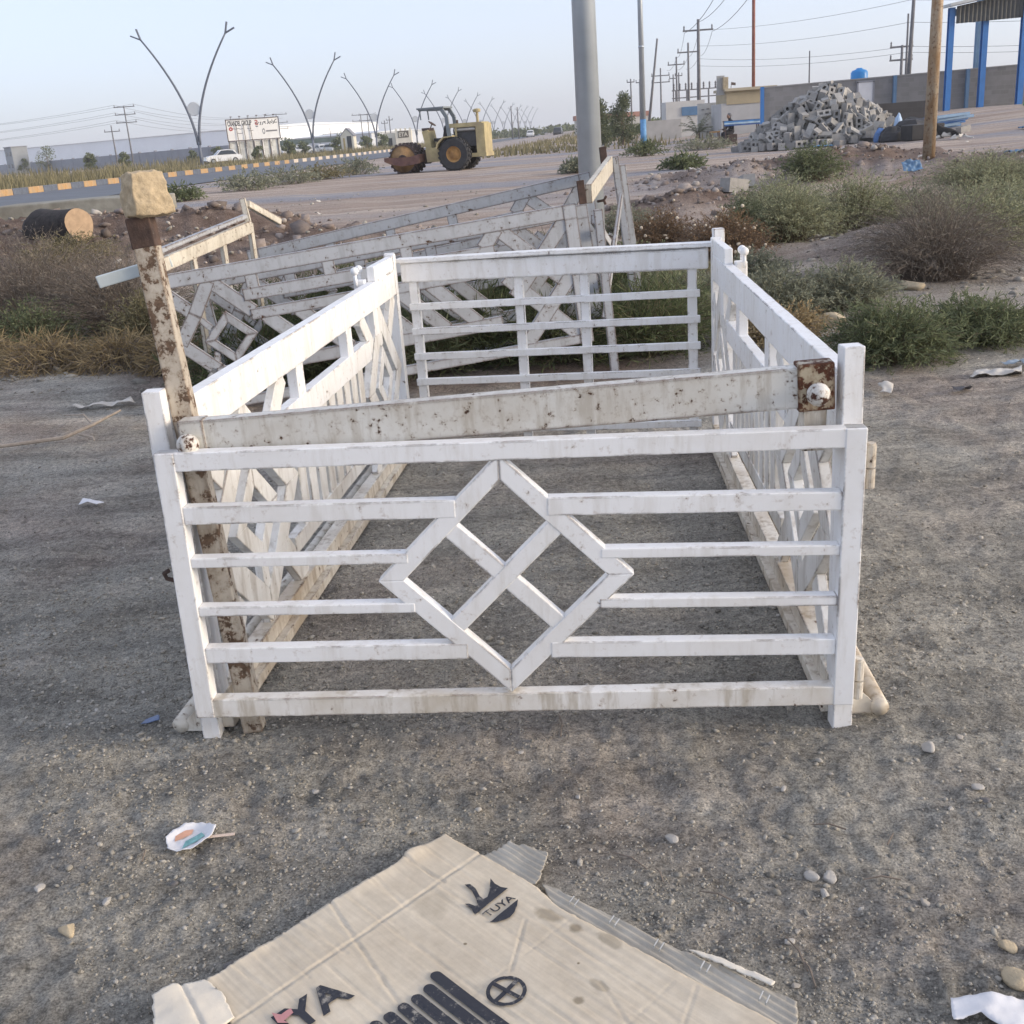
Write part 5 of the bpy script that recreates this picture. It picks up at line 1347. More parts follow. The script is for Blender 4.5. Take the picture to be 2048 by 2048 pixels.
spots = [(-41.5, 226, 300, 'leftmost white parked car right of the billboard'), (-38.8, 227, 310, 'second white parked car right of the billboard'), (-36.6, 222, 195, 'white parked car seen side on before the second street lamp'), (-33.6, 226, 300, 'white parked car just right of the second street lamp'), (-31.2, 224, 320, 'white parked car left of the pale van'), (-28.6, 220, 200, 'white parked car nearest the white gatehouse'), (-27.0, 230, 250, 'last white parked car left of the gatehouse')]
for x, y, a, lab in spots:
    x *= .946; c = copy_tree(car0); c.name = 'parked_car'; c.location = (x, y, tzf(x, y) + .1); c.rotation_euler = (0, 0, math.radians(a)); c['label'] = lab; c['group'] = 'white cars parked behind the grass'
cd = make_car(M_CARD, 'dark car far down the road beside the galvanised pole', .3); cd.location = (15.5, 245, .33); cd.rotation_euler = (0, 0, math.radians(80)); cd['group'] = 'cars far down the road'
cw = copy_tree(car0); cw.name = 'distant_car'; cw.location = (11.0, 280, .33); cw.rotation_euler = (0, 0, math.radians(-95)); cw['label'] = 'white car far down the road, right of the roller'; cw['group'] = 'cars far down the road'
pc = thing('parking_canopy', 'low dark green parking canopy over the white cars', 'canopy', (-36, 238, .1))
m = MB(); m.box((0, 0, 2.75), 17, 5, .9); m.build('roof', plain('dull_green_netting', (.11, .15, .14), .9, .3, 1), pc)
for xx in np.linspace(-8, 8, 7): m = MB(); m.tube([(xx, -2.3, 0), (xx, -2.3, 2.4)], .07, 6); m.build('post', M_PWOOD, pc)
# white gatehouse with a pointed top
gt = thing('gatehouse', 'white gatehouse with pointed gable and dark doorway', 'gatehouse', (-23.6, 202, .3), math.radians(-10)); gt.scale = (.9, .9, .9)
m = MB(); m.prism([(-1.25, 0), (1.25, 0), (1.25, 3.1), (0, 4.35), (-1.25, 3.1)], Matrix.Translation((0, -1, 0)), 2); m.build('wall', plain('cream_render', (.64, .62, .52), .85, .08, 1, bmp=0), gt)
m = MB(); m.bar((-1.4, 0, 2.98), (0, 0, 4.45), .16, 2.2, ch=0).bar((0, 0, 4.45), (1.4, 0, 2.98), .16, 2.2, ch=0); m.build('roof', M_PILL, gt)
m = MB(); m.box((.42, -1.01, 1.5), .9, .08, 3.0); m.build('door', M_CARG, gt)
m = MB(); m.box((-.62, -1.03, 1.35), .35, .06, 2.7); m.build('pilaster', plain('ochre_render', (.42, .33, .16), .85, .1, 1, bmp=0), gt)
sb = thing('sign_building', 'small cream building with notched parapet and dark square sign', 'building', (-16.0, 231, .3)); sb.scale = (.92, .92, .92)
m = MB(); m.box((0, 0, 1.75), 3.4, 3, 3.5).box((-3.0, .5, 1.6), 2.4, 2, 3.2).box((-5.0, .5, 1.3), 1.6, 2, 2.6)
for xx in (-1.5, -.5, .5, 1.5): m.box((xx, -1.3, 3.75), .4, .4, .5)
m.build('wall', plain('cream_wall', (.66, .63, .54), .85, .08, 1, bmp=0), sb)
m = MB(); m.box((0, -1.54, 2.75), 2.3, .06, 1.35); m.build('sign', plain('sign_dark', (.10, .09, .07), .7, .2, 2, bmp=0), sb)
board_text('ETA', -.95, .95, 2.3, 3.15, plain('sign_cream', (.6, .57, .48), .7, .1, 2, bmp=0), sb, -1.60, .03)
m = MB(); m.box((-3.0, -.55, 1.2), .9, .1, 1.9); m.build('door', M_CARG, sb)
m = MB(); m.box((-5.0, -.55, 1.1), .5, .1, 1.6); m.build('door', M_CARG, sb)
# ---- trees of the background
def leaf_cloud(g, c, r, n, s):
    d = g.normal(size=(n, 3)); d /= np.linalg.norm(d, axis=1)[:, None]
    p = c + d * (g.random(n)[:, None] ** .45) * r
    a = g.normal(size=(n, 3)); a /= np.linalg.norm(a, axis=1)[:, None]
    b = np.cross(a, g.normal(size=(n, 3))); b /= np.linalg.norm(b, axis=1)[:, None]
    L = (s * g.uniform(.5, 1.3, n))[:, None]
    return np.stack([p - a * L, p + b * L * .45, p + a * L, p - b * L * .45], 1)
_ts = [0]
def tree(x, y, h, w, label, leaf=M_LF_DARK, group=None, n=1500, clumps=9, s=.11, trunk=.3, cat='tree', name='tree'):
    _ts[0] += 1; g = np.random.default_rng(900 + _ts[0])
    t = thing(name, label, cat, (x, y, tzf(x, y) - .05), 0, group)
    m = MB(); m.tube([(0, 0, 0), (.04 * w, .02, h * .35), (-.03 * w, 0, h * .75)], [.035 * h * .6 + .03, .03 + .012 * h, .015], 7)
    cs = []
    for k in range(clumps):
        zz = h * (trunk + (1 - trunk) * (k + .5) / clumps); ww = w * .5 * math.sin(math.pi * min(.93, .22 + .72 * (k + .5) / clumps))
        a = g.random() * 6.28; c = np.array([math.cos(a) * ww * .65, math.sin(a) * ww * .65, zz * .96]); cs.append(c)
        m.tube([(0, 0, zz * .55), tuple(c)], [.02 + .006 * h, .008], 5)
    m.build('trunk', M_STEMD, t, True)
    V = np.concatenate([leaf_cloud(g, c, np.array([w * .30, w * .30, h * .17]) * g.uniform(.75, 1.2), n // clumps, s) for c in cs]).reshape(-1, 3)
    np_mesh('crown', V, np.arange(len(V)).reshape(-1, 4), leaf, t)
    return t
M_LF_TREE = leafmat('eucalyptus_green', (.075, .095, .060), (.195, .215, .130))
tree(6.15, 64.5, 2.75, 2.0, 'small grey-green tree just right of the galvanised pole', M_LF_TREE, 'pair of small trees', 3600, 14, .085, .12)
tree(8.85, 74.5, 3.1, 1.75, 'small taller tree with pointed top, right of the pair', M_LF_TREE, 'pair of small trees', 3600, 14, .085, .12)
for i, (x, y, h, w, lab) in enumerate(((-118, 281, 4.2, 3.6, 'small dark tree before the guard hut'), (-111, 279, 7.0, 5.5, 'larger sparse tree right of the guard hut'), (-67, 186, 3.2, 2.6, 'dark shrub on the grass left of the power poles'), (-60.5, 184, 3.0, 2.4, 'shrub beside the leftmost power pole'),
                                       (-52, 196, 2.6, 2.2, 'shrub before the grey wall, middle'), (-45, 185, 2.8, 2.4, 'shrub before the grey wall behind the first lamp'), (-39.5, 176, 2.7, 2.2, 'shrub left of the billboard'), (-36.2, 156, 2.1, 1.6, 'dark shrub at the left foot of the billboard'), (-32.4, 157, 2.2, 1.8, 'dark shrub in front of the billboard hoarding'), (-30.4, 170, 2.8, 2.4, 'green shrub at the right foot of the billboard'),
                                       (-34.5, 208, 2.8, 2.6, 'shrub in front of the parked cars'), (-27.6, 206, 3.0, 2.8, 'dark shrub left of the gatehouse'), (-22.4, 208, 3.0, 3.0, 'dark shrub right of the gatehouse'), (-19.8, 212, 3.2, 3.0, 'tall dark shrub behind the third lamp'), (-31, 243, 4.4, 5.0, 'dark tree behind the parking canopy'), (-44, 246, 4.2, 5.0, 'dark tree behind the canopy at left'))):
    tree(x * .946, y, h * .85, w * .85, lab, M_LF_DARK, 'shrubs before the wall and warehouse', 700, 7, .22, .25, 'shrub', 'shrub')
# a far line of scrub along the horizon, one mass
g = np.random.default_rng(71); vv = []
for i in range(220):
    x = g.uniform(-10, 75); y = g.uniform(290, 420); vv.append(leaf_cloud(g, np.array([x, y, .32 + g.uniform(.3, 1.6)]), np.array([3.2, 2.5, 1.5]), 26, .7))
vv = np.concatenate(vv).reshape(-1, 3)
stuff(np_mesh('distant_scrub', vv, np.arange(len(vv)).reshape(-1, 4), M_LF_TREE), 'far line of grey-green scrub along the horizon', 'scrub')
grass_strip('far_grass', lambda y: 6. + .12 * y, 62, 260, 16, 9000, .15, .5, .06, M_LF_OLIVE, 'low dry grass beyond the lot', 63)
# ================================================================ right background: block wall, canopy, block heap
def blockwall_mat(name, c, bw=.42, bh=.21, mortar=.012):
    m, t, b = nt(name)
    v = coords(t, 'Object')
    cm = t.nodes.new('ShaderNodeCombineXYZ'); sp = t.nodes.new('ShaderNodeSeparateXYZ')
    t.links.new(v, sp.inputs[0]); t.links.new(sp.outputs[0], cm.inputs[0]); t.links.new(sp.outputs[2], cm.inputs[1])
    br = t.nodes.new('ShaderNodeTexBrick'); t.links.new(cm.outputs[0], br.inputs['Vector'])
    br.inputs['Scale'].default_value = 1.; br.inputs['Brick Width'].default_value = bw; br.inputs['Row Height'].default_value = bh; br.inputs['Mortar Size'].default_value = mortar
    br.inputs['Color1'].default_value = (*[x * .9 for x in c], 1); br.inputs['Color2'].default_value = (*[x * 1.12 for x in c], 1); br.inputs['Mortar'].default_value = (*[x * 1.1 for x in c], 1)
    n1 = noise(t, v, 1.1, 5, .6)
    col = mix(t, .6, br.outputs[0], ramp(t, n1, [(.3, (.75, .75, .75)), (.7, (1.15, 1.15, 1.15))]), 'MULTIPLY')
    t.links.new(col, b.inputs['Base Color']); b.inputs['Roughness'].default_value = .92
    bump(t, b, br.outputs['Fac'], -.4, .01)
    return m
M_BLKW = blockwall_mat('grey_block_wall', (.20, .20, .205))
M_BLUE = plain('bright_blue_paint', (.035, .17, .46), .45, .15, 2, bmp=.05)
M_BLUEF = plain('faded_blue_paint', (.10, .20, .34), .6, .2, 2, bmp=.05)
bw = thing('block_wall', 'long grey concrete block wall behind the block heap', 'wall', (13.4, 56.2, 0))
m = MB(); Lw = 30.
m.add([(0, 0, .2), (Lw, 0, .2), (Lw, 0, 3.20), (0, 0, 2.72), (0, .2, .2), (Lw, .2, .2), (Lw, .2, 3.20), (0, .2, 2.72)], [(0, 1, 2, 3), (7, 6, 5, 4), (3, 2, 6, 7), (4, 0, 3, 7), (1, 5, 6, 2)])
m.build('wall', M_BLKW, bw)
m = MB(); m.bar((0, .1, 2.75), (Lw, .1, 3.23), .06, .26, (0, 1, 0), ch=0); m.build('coping', plain('cement', (.27, .27, .27), .9, .15, 3), bw)
for s, hh, mt in ((.02, 2.76, M_BLUE), (6.4, 2.85, M_BLUEF), (9.9, 2.9, M_BLUEF)):
    m = MB(); m.box((s, -.07, hh / 2 + .2), .16, .14, hh - .35); m.build('steel_post', mt, bw)
m = MB(); m.box((5.0, -.03, 2.05), .75, .05, 1.25); m.build('window', plain('white_sheet', (.62, .63, .66), .6, .1, 2, bmp=0), bw)
m = MB(); m.box((5.0, -.04, 2.70), .9, .08, .09).box((4.61, -.04, 2.05), .08, .08, 1.3).box((5.39, -.04, 2.05), .08, .08, 1.3); m.build('window_frame', M_PILL, bw)
tk = thing('water_tank', 'bright blue plastic water tank peeping over the grey wall', 'water tank', (18.8, 58.4, 2.06))
m = MB(); m.lathe([(.40, 0), (.42, .2), (.40, .3), (.42, .4), (.40, .5), (.42, .6), (.41, 1.12), (.34, 1.22), (.16, 1.28), (.14, 1.33), (.001, 1.33)], 24); m.build('tank_body', plain('blue_plastic_tank', (.02, .25, .62), .35, .05, 2, bmp=0), tk, True)
m = MB(); m.box((0, 0, -1.0), .9, .9, 2.0); m.build('stand', M_PWOOD, tk)
# canopy
cn = thing('steel_canopy', 'tall open shed with bright blue columns and corrugated roof at the right edge', 'canopy', (21.7, 54.5, 0))
for xx, yy, hh in ((0, 0, 5.55), (1.62, .1, 5.75), (3.3, -.2, 6.0), (5.2, 0, 6.2), (7.1, 0, 6.4)):
    z0 = tzf(21.7 + xx, 54.5 + yy) - .1
    m = MB(); m.box((xx, yy - .11, (z0 + hh) / 2), .25, .035, hh - z0).box((xx, yy + .11, (z0 + hh) / 2), .25, .035, hh - z0).box((xx, yy, (z0 + hh) / 2), .04, .19, hh - z0)
    m.build('column', M_BLUE, cn)
m = MB(); m.box((3.85, 6.0, 3.6), .3, .25, 6.6); m.build('rear_column', M_BLUEF, cn)
def corr(a, b, zt0, zt1, zb0, zb1, y, pitch, amp):
    n = int((b - a) / pitch * 4); vs, fs = [], []
    for i in range(n + 1):
        u = i / n; x = a + (b - a) * u; yy = y + amp * math.sin(2 * math.pi * (x - a) / pitch)
        vs += [(x, yy, zb0 + (zb1 - zb0) * u), (x, yy, zt0 + (zt1 - zt0) * u)]
        if i: k = 2 * i; fs.append((k - 2, k, k + 1, k - 1))
    return vs, fs
M_CORR = plain('dark_corrugated_sheet', (.10, .105, .105), .5, .2, 3, .3, 0)
m = MB(); m.add(*corr(.15, 9.5, 5.58, 6.9, 4.85, 5.05, -.22, .19, .035)); o = m.build('fascia_sheet', M_CORR, cn)
o.modifiers.new('thickness', 'SOLIDIFY').thickness = .01
m = MB(); m.add([(-.35, -.8, 5.56), (9.8, -.8, 7.02), (9.8, 1.2, 7.02), (-.35, 1.2, 5.56), (-.35, -.8, 5.68), (9.8, -.8, 7.14), (9.8, 1.2, 7.14), (-.35, 1.2, 5.68)], [(3, 2, 1, 0), (4, 5, 6, 7), (0, 1, 5, 4), (1, 2, 6, 5), (2, 3, 7, 6), (3, 0, 4, 7)]); m.build('roof', plain('roof_sheet', (.48, .50, .50), .5, .1, 2, .3, 0), cn)
m = MB(); m.bar((0, -.02, 5.3), (9.5, -.02, 6.6), .3, .2, ch=0); m.build('eave_beam', M_BLUEF, cn)

# ---- heap of hollow concrete blocks
M_BLOCK = []
for k, c in enumerate(((.32, .31, .295), (.38, .37, .35), (.26, .255, .245))): M_BLOCK.append(plain('concrete_block_%s' % ('mid', 'pale', 'dark')[k], c, .95, .2, 9, bmp=.5))
def block_mesh():
    """0.40 x 0.20 x 0.20 m block with two open cores"""
    m = MB(); L, W, Hh = .46, .23, .23
    xs = [-L / 2, -L / 2 + .07, -.04, .04, L / 2 - .07, L / 2]; ysv = [-W / 2, -W / 2 + .07, W / 2 - .07, W / 2]
    vid = lambda i, j, k: (k * 4 + j) * 6 + i
    vs = [(x, y, z) for z in (-Hh / 2, Hh / 2) for y in ysv for x in xs]; fs = []
    hole = {(1, 1), (3, 1)}
    for i in range(5):
        for j in range(3):
            if (i, j) in hole:
                for (a, b) in (((i, j), (i + 1, j)), ((i + 1, j), (i + 1, j + 1)), ((i + 1, j + 1), (i, j + 1)), ((i, j + 1), (i, j))):
                    fs.append((vid(*a, 0), vid(*b, 0), vid(*b, 1), vid(*a, 1))[::-1])
                continue
            fs.append((vid(i, j, 1), vid(i + 1, j, 1), vid(i + 1, j + 1, 1), vid(i, j + 1, 1)))
            fs.append((vid(i, j + 1, 0), vid(i + 1, j + 1, 0), vid(i + 1, j, 0), vid(i, j, 0)))
    for i in range(5):
        fs.append((vid(i, 0, 0), vid(i + 1, 0, 0), vid(i + 1, 0, 1), vid(i, 0, 1))); fs.append((vid(i + 1, 3, 0), vid(i, 3, 0), vid(i, 3, 1), vid(i + 1, 3, 1)))
    for j in range(3):
        fs.append((vid(0, j + 1, 0), vid(0, j, 0), vid(0, j, 1), vid(0, j + 1, 1))); fs.append((vid(5, j, 0), vid(5, j + 1, 0), vid(5, j + 1, 1), vid(5, j, 1)))
    return m.add(vs, fs)
BLK = [block_mesh().build('concrete_block', mt) for mt in M_BLOCK]
_first = [True, True, True]
def put_block(x, y, z, rot, k, label, group):
    if _first[k]: o = BLK[k]; _first[k] = False
    else: o = BLK[k].copy(); COL.objects.link(o)
    o.location = (x, y, z); o.rotation_euler = rot
    return tag(o, label, 'concrete block', group)
g = np.random.default_rng(88)
HC = (11.6, 40.8)
core = MB(); n = 28
HEAPH = lambda u, r: 2.15 * max(0., 1 - r) ** .9
cnt = 0; tries = 0; placed = []
def heap_h(x, y):
    dx, dy = (x - HC[0] - .45), (y - HC[1])
    rx = 3.05 if dx < 0 else 2.7
    r = math.hypot(dx / rx, dy / 2.1)
    return 1.85 * max(0., 1 - r ** 1.2)
while cnt < 285 and tries < 6000:
    tries += 1
    x = g.uniform(HC[0] - 2.9, HC[0] + 3.0); y = g.uniform(HC[1] - 2.3, HC[1] + .9); hz = heap_h(x, y)
    if hz <= .05 and g.random() > .12: continue
    if hz <= .0: continue
    p = (x, y, hz)
    if any((p[0] - q[0]) ** 2 + (p[1] - q[1]) ** 2 + (p[2] - q[2]) ** 2 < .068 for q in placed): continue
    placed.append(p)
    put_block(x, y, tzf(x, y) + hz + .06, tuple(g.uniform(-math.pi, math.pi, 3)) if hz > .25 else (0 if g.random() < .6 else math.pi / 2, 0, g.uniform(0, 6.28)), int(g.integers(0, 3)), 'grey hollow concrete block tumbled in the big heap before the wall', 'concrete blocks in the heap'); cnt += 1
# hidden inside of the heap: packed rubble of the same blocks
vs, fs = [], []
for i in range(25):
    for j in range(25):
        x = HC[0] - 3.0 + 6.0 * i / 24; y = HC[1] - 2.4 + 4.8 * j / 24
        vs.append((x, y, tzf(x, y) - .12 + max(0, heap_h(x, y) - .02)))
fs = [(i * 25 + j, (i + 1) * 25 + j, (i + 1) * 25 + j + 1, i * 25 + j + 1) for i in range(24) for j in range(24)]
m = MB(); m.add(vs, fs); stuff(m.build('block_rubble', M_BLOCK[2]), 'packed broken blocks filling the inside of the heap', 'rubble')
for k, (x, y, lab) in enumerate(((4.15, 19.3, 'single grey concrete block on the bank left of the green bushes'), (5.1, 22.6, 'single concrete block half buried in the reddish bank'), (9.0, 41.2, 'loose concrete block at the left foot of the heap'), (15.9, 38.4, 'loose concrete block standing at the right foot of the heap'))):
    put_block(x, y, gz(x, y) + .09, (0, .15, .6 + k), k % 3, lab, 'stray concrete blocks')
# low wall of dark blocks behind, black sacks, blue beams
m = MB(); M_DKB = blockwall_mat('dark_block', (.045, .045, .05), .4, .2, .014)
m.box((0, 0, .5), 2.0, .22, 1.0); o = m.build('dark_block_wall', M_DKB); o.location = (15.6, 43.5, tzf(15.6, 43.5)); o.rotation_euler = (0, 0, .12); tag(o, 'low wall of black blocks right of the heap', 'wall')
M_BAG = plain('black_tarp', (.022, .022, .025), .55, .4, 4, bmp=.3)
def lump(name, x, y, sx, sy, sz, mat, label, cat, seed, rz=0.):
    m = MB(); m.ball((0, 0, 0), 1, 16); v = np.array(m.v)
    g = np.random.default_rng(seed); v *= (1 + .28 * fbm(v[:, 0] * 1.7 + seed, v[:, 1] * 1.7 + v[:, 2] * 1.3, 3))[:, None]
    v = v * np.array([sx, sy, sz]); v[:, 2] = np.maximum(v[:, 2], -.15 * sz); m.v = [tuple(p) for p in v]
    o = m.build(name, mat, smooth=False); o.location = (x, y, gz(x, y) + .12 * sz); o.rotation_euler = (0, 0, rz); return tag(o, label, cat)
lump('black_tarpaulin', 14.1, 38.2, .75, .5, .62, M_BAG, 'heap of black tarpaulin right of the block heap', 'tarpaulin', 3)
lump('black_sack', 13.35, 37.9, .45, .4, .42, M_BAG, 'black bulging sack between block heap and tarpaulin', 'sack', 5)
lump('blue_rag', 13.1, 38.3, .22, .2, .40, plain('blue_cloth', (.10, .20, .42), .8), 'blue cloth draped on the black sacks', 'cloth', 7)
lump('white_blue_bag', 13.9, 38.9, .18, .18, .7, plain('blue_white_bag', (.40, .55, .75), .6), 'pale blue bag on top of the tarpaulin heap', 'bag', 8)
m = MB(); m.box((0, 0, .24), 1.1, .8, .48); o = bev(m.build('black_crate', M_BAG), .03); o.location = (14.0, 37.0, gz(14.0, 37.0)); o.rotation_euler = (0, 0, .1); tag(o, 'black box behind the rusty pole', 'box')
g = np.random.default_rng(5)
for k in range(8):
    a = Vector((15.3 + g.uniform(-.2, .3), 40.6 + g.uniform(-.5, .5), 0)); b = Vector((17.0 + g.uniform(-.4, .6), 41.8 + g.uniform(-.4, .4), 0))
    a.z = tzf(a.x, a.y) + .06 + .06 * k; b.z = tzf(b.x, b.y) + .05 + .05 * k
    m = MB(); m.bar(a, b, .10, .10, (0, 0, 1), ch=.01); tag(m.build('steel_beam', M_BLUEF if k % 2 else M_BLUE), 'blue painted steel beam in the pile right of the rusty pole', 'steel beam', 'pile of blue beams')
for i, (x, y, s, mt, lab) in enumerate(((8.32, 22.5, .21, M_BLUEF, 'blue plastic sheet hanging on the bank beside the rusty pole'), (10.75, 23.2, .26, M_BLUEF, 'crumpled blue plastic at the right edge'), (11.2, 38.3, .34, plain('light_blue_bag', (.12, .30, .52), .6), 'light blue bag at the front foot of the heap'), (17.2, 36.5, .32, M_BLUEF, 'flat blue scrap on the ground right of the dog'))):
    o = crumple('blue_sheet', [(-s, -.6 * s), (-.9 * s, .5 * s), (-.1 * s, .6 * s), (.9 * s, .55 * s), (s, -.5 * s), (.1 * s, -.7 * s)], (x, y), .05, mt, lab, 'plastic sheet', 40 + i, s / 14, .05, .2)
    if i == 0: o.rotation_euler = (math.radians(52), 0, .1); o.location.z += .08
lump('green_sack', 22.9, 48.5, .35, .3, .35, plain('green_sack', (.16, .34, .18), .7), 'pale green sack at the foot of the rightmost column', 'sack', 12)
# table with striped top, stool, seated person
tb = thing('market_table', 'table with a blue striped top left of the block heap', 'table', (11.15, 51.6, tzf(11.15, 51.6)), -.12)
m = MB(); m.box((.25, 0, .98), 1.55, .8, .06); m.build('top', plain('table_dark', (.04, .05, .09), .6), tb)
for k, mt in enumerate((plain('stripe_blue', (.08, .25, .55), .6), plain('stripe_pale', (.45, .60, .70), .6), plain('stripe_deep', (.05, .12, .32), .6))):
    m = MB(); m.box((.25, -.42, .96 - .07 * k), 1.55, .02, .065); m.build('stripe', mt, tb)
for sx in (-.47, .97):
    for sy in (-.36, .36): m = MB(); m.bar((sx, sy, 0), (sx, sy, .96), .05, .05, ch=0); m.build('leg', M_RD, tb)
st = thing('wooden_stool', 'small brown stool left of the striped table', 'stool', (10.15, 51.2, tzf(10.15, 51.2)))
m = MB(); m.box((0, 0, .62), .42, .4, .06); m.build('seat', plain('stool_wood', (.26, .16, .07), .8), st)
for sx in (-1, 1):
    for sy in (-1, 1): m = MB(); m.bar((sx * .22, sy * .2, 0), (sx * .16, sy * .15, .6), .045, .045, ch=0); m.build('leg', M_RD, st)
def skinned(name, verts, edges, radii, mat, parent=None, lv=2):
    me = bpy.data.meshes.new(name); me.from_pydata(verts, edges, []); o = bpy.data.objects.new(name, me); COL.objects.link(o)
    md = o.modifiers.new('skin', 'SKIN'); sl = o.data.skin_vertices[0].data if o.data.skin_vertices else None
    if sl is None:
        bpy.context.view_layer.objects.active = o
        o.data.skin_vertices.data if False else None
    for i, r in enumerate(radii): sl[i].radius = (r, r) if not isinstance(r, tuple) else r
    sl[0].use_root = True
    o.modifiers.new('smooth', 'SUBSURF').levels = lv
    bpy.context.view_layer.update()
    me2 = mesh_of(o); me2.name = name; me2.materials.clear(); me2.materials.append(mat)
    me2.polygons.foreach_set('use_smooth', [True] * len(me2.polygons))
    r = bpy.data.objects.new(name, me2); COL.objects.link(r)
    if parent: r.parent = parent
    return r
ps = thing('person', 'person in dark clothes sitting beside the striped table', 'person', (11.05, 52.0, tzf(11.05, 52.0)), math.radians(200))
# seated, pelvis first, facing local +X
PV = [(0, 0, .50), (.0, 0, .66), (.02, 0, .84), (.05, 0, .99), (.07, 0, 1.06), (.10, 0, 1.20),
      (.02, .10, .49), (.42, .13, .50), (.44, .13, .12), (.52, .13, .05), (.60, .13, .04),
      (.02, -.10, .49), (.40, -.13, .50), (.36, -.13, .12), (.44, -.13, .05), (.52, -.13, .04),
      (.03, .19, .94), (.08, .25, .68), (.30, .20, .62), (.39, .18, .60), (.03, -.19, .94), (.10, -.25, .68), (.30, -.16, .66), (.39, -.13, .66)]
PE = [(0, 1), (1, 2), (2, 3), (3, 4), (4, 5), (0, 6), (6, 7), (7, 8), (8, 9), (9, 10), (0, 11), (11, 12), (12, 13), (13, 14), (14, 15), (3, 16), (16, 17), (17, 18), (18, 19), (3, 20), (20, 21), (21, 22), (22, 23)]
PR = [.14, (.15, .12), (.16, .12), .12, .055, .10, .10, .075, .05, .045, .035, .10, .075, .05, .045, .035, .06, .045, .04, .04, .06, .045, .04, .04]
M_CLOTH = plain('dark_clothes', (.035, .038, .05), .9, .3, 8, bmp=.2)
try:
    skinned('body', PV, PE, PR, M_CLOTH, ps)
except Exception as ex: print('SKIN FAIL', ex)
m = MB(); m.ball((.13, 0, 1.20), .095, 14, sq=(1, .85, 1.15)).ball((.225, 0, 1.19), .016, 6); m.build('face', plain('skin', (.32, .19, .13), .6, .1, 9, bmp=0), ps, True)
m = MB(); m.ball((.09, 0, 1.24), .105, 14, sq=(1, .92, 1.0)); m.build('hair', plain('grey_scarf', (.15, .15, .16), .9), ps, True)
for s, z in ((.18, .60), (-.13, .66)):
    m = MB(); m.ball((.42, s, z), .04, 8, sq=(1.1, .8, .5))
    for k in range(4): m.tube([(.45, s + (k - 1.5) * .018, z), (.49, s + (k - 1.5) * .02, z - .005), (.515, s + (k - 1.5) * .02, z - .02)], [.009, .008, .006], 5)
    m.tube([(.42, s + .03, z), (.45, s + .05, z + .005)], [.01, .008], 5); m.build('hand', bpy.data.materials['skin'], ps, True)
bx = MB(); bx.box((0, 0, .22), .45, .42, .44); o = bev(bx.build('seat_box', M_RD), .02); o.location = (11.05, 52.0, tzf(11.05, 52.0)); tag(o, 'dark box the seated person sits on', 'box')
# dog lying beside the beams
dg = thing('dog', 'black and white dog lying on the bank right of the rusty pole', 'dog', (14.25, 35.5, gz(14.25, 35.5)), math.radians(150))
DV = [(-.30, 0, .20), (-.10, 0, .22), (.12, 0, .26), (.28, 0, .34), (.36, 0, .46), (.50, 0, .46), (.60, 0, .43), (.24, .10, .14), (.40, .11, .05), (.55, .11, .04), (.24, -.10, .14), (.36, -.11, .05), (.52, -.11, .04), (-.30, .13, .12), (-.10, .17, .06), (-.28, .18, .04), (-.08, .18, .035), (-.42, 0, .13), (-.60, .06, .05), (-.74, .14, .04), (-.30, -.13, .12), (-.10, -.16, .06), (-.28, -.18, .04)]
DE = [(0, 1), (1, 2), (2, 3), (3, 4), (4, 5), (5, 6), (2, 7), (7, 8), (8, 9), (2, 10), (10, 11), (11, 12), (0, 13), (13, 14), (14, 15), (15, 16), (0, 17), (17, 18), (18, 19), (0, 20), (20, 21), (21, 22)]
DR = [.13, .12, .14, .10, .08, .055, .035, .06, .035, .03, .06, .035, .03, .08, .05, .035, .03, .04, .03, .02, .08, .05, .035]
def dog_mat():
    m, t, b = nt('black_white_fur'); v = coords(t)
    n1 = noise(t, v, 3.5, 2); sp = N(t, 'ShaderNodeSeparateXYZ'); t.links.new(v, sp.inputs[0])
    k = math_n(t, 'ADD', math_n(t, 'MULTIPLY', sp.outputs[2], -1.6), n1)
    t.links.new(ramp(t, k, [(.16, (.02, .02, .02)), (.24, (.6, .58, .54))]), b.inputs['Base Color']); b.inputs['Roughness'].default_value = .9
    return m
try: skinned('body', DV, DE, DR, dog_mat(), dg)
except Exception as ex: print('SKIN FAIL', ex)
for s in (-1, 1):
    m = MB(); m.add([(.38, s * .03, .53), (.43, s * .07, .52), (.36, s * .085, .62), (.36, s * .05, .53)], [(0, 1, 2), (1, 3, 2), (3, 0, 2)]); m.build('ear', M_BAG, dg)
# ---- small shops, banner wall, palm behind the table
sh = thing('beige_shop', 'low beige shop with flat cornice left of the grey wall', 'shop', (14.75, 66.0, tzf(14.75, 66)), 0); sh.scale = (.95, 1, .93)
m = MB(); m.box((.2, 1.5, .75), 3.1, 3, 2.1); m.build('lower_wall', plain('pale_grey_render', (.46, .46, .46), .9, .1, 1.5), sh)
m = MB(); m.box((.35, 1.45, 2.1), 2.8, 3, .75); m.build('upper_wall', plain('beige_render', (.43, .36, .24), .9, .12, 1.5), sh)
m = MB(); m.box((.35, 1.35, 2.56), 3.1, 3.3, .16); m.build('cornice', plain('beige_cornice', (.47, .41, .30), .9, .1, 1.5), sh)
m = MB(); m.box((-1.35, .2, 2.85), .45, .12, 1.1); m.build('sign_box', plain('sign_grey', (.38, .38, .37), .7, .15, 3), sh)
m = MB(); m.box((-1.1, .1, 2.95), .3, .4, .7); m.build('sign_side', plain('beige_sign', (.42, .35, .24), .8), sh)
m = MB(); m.box((1.75, -.02, 2.1), .12, .1, .3); m.build('louvre', M_RD, sh)
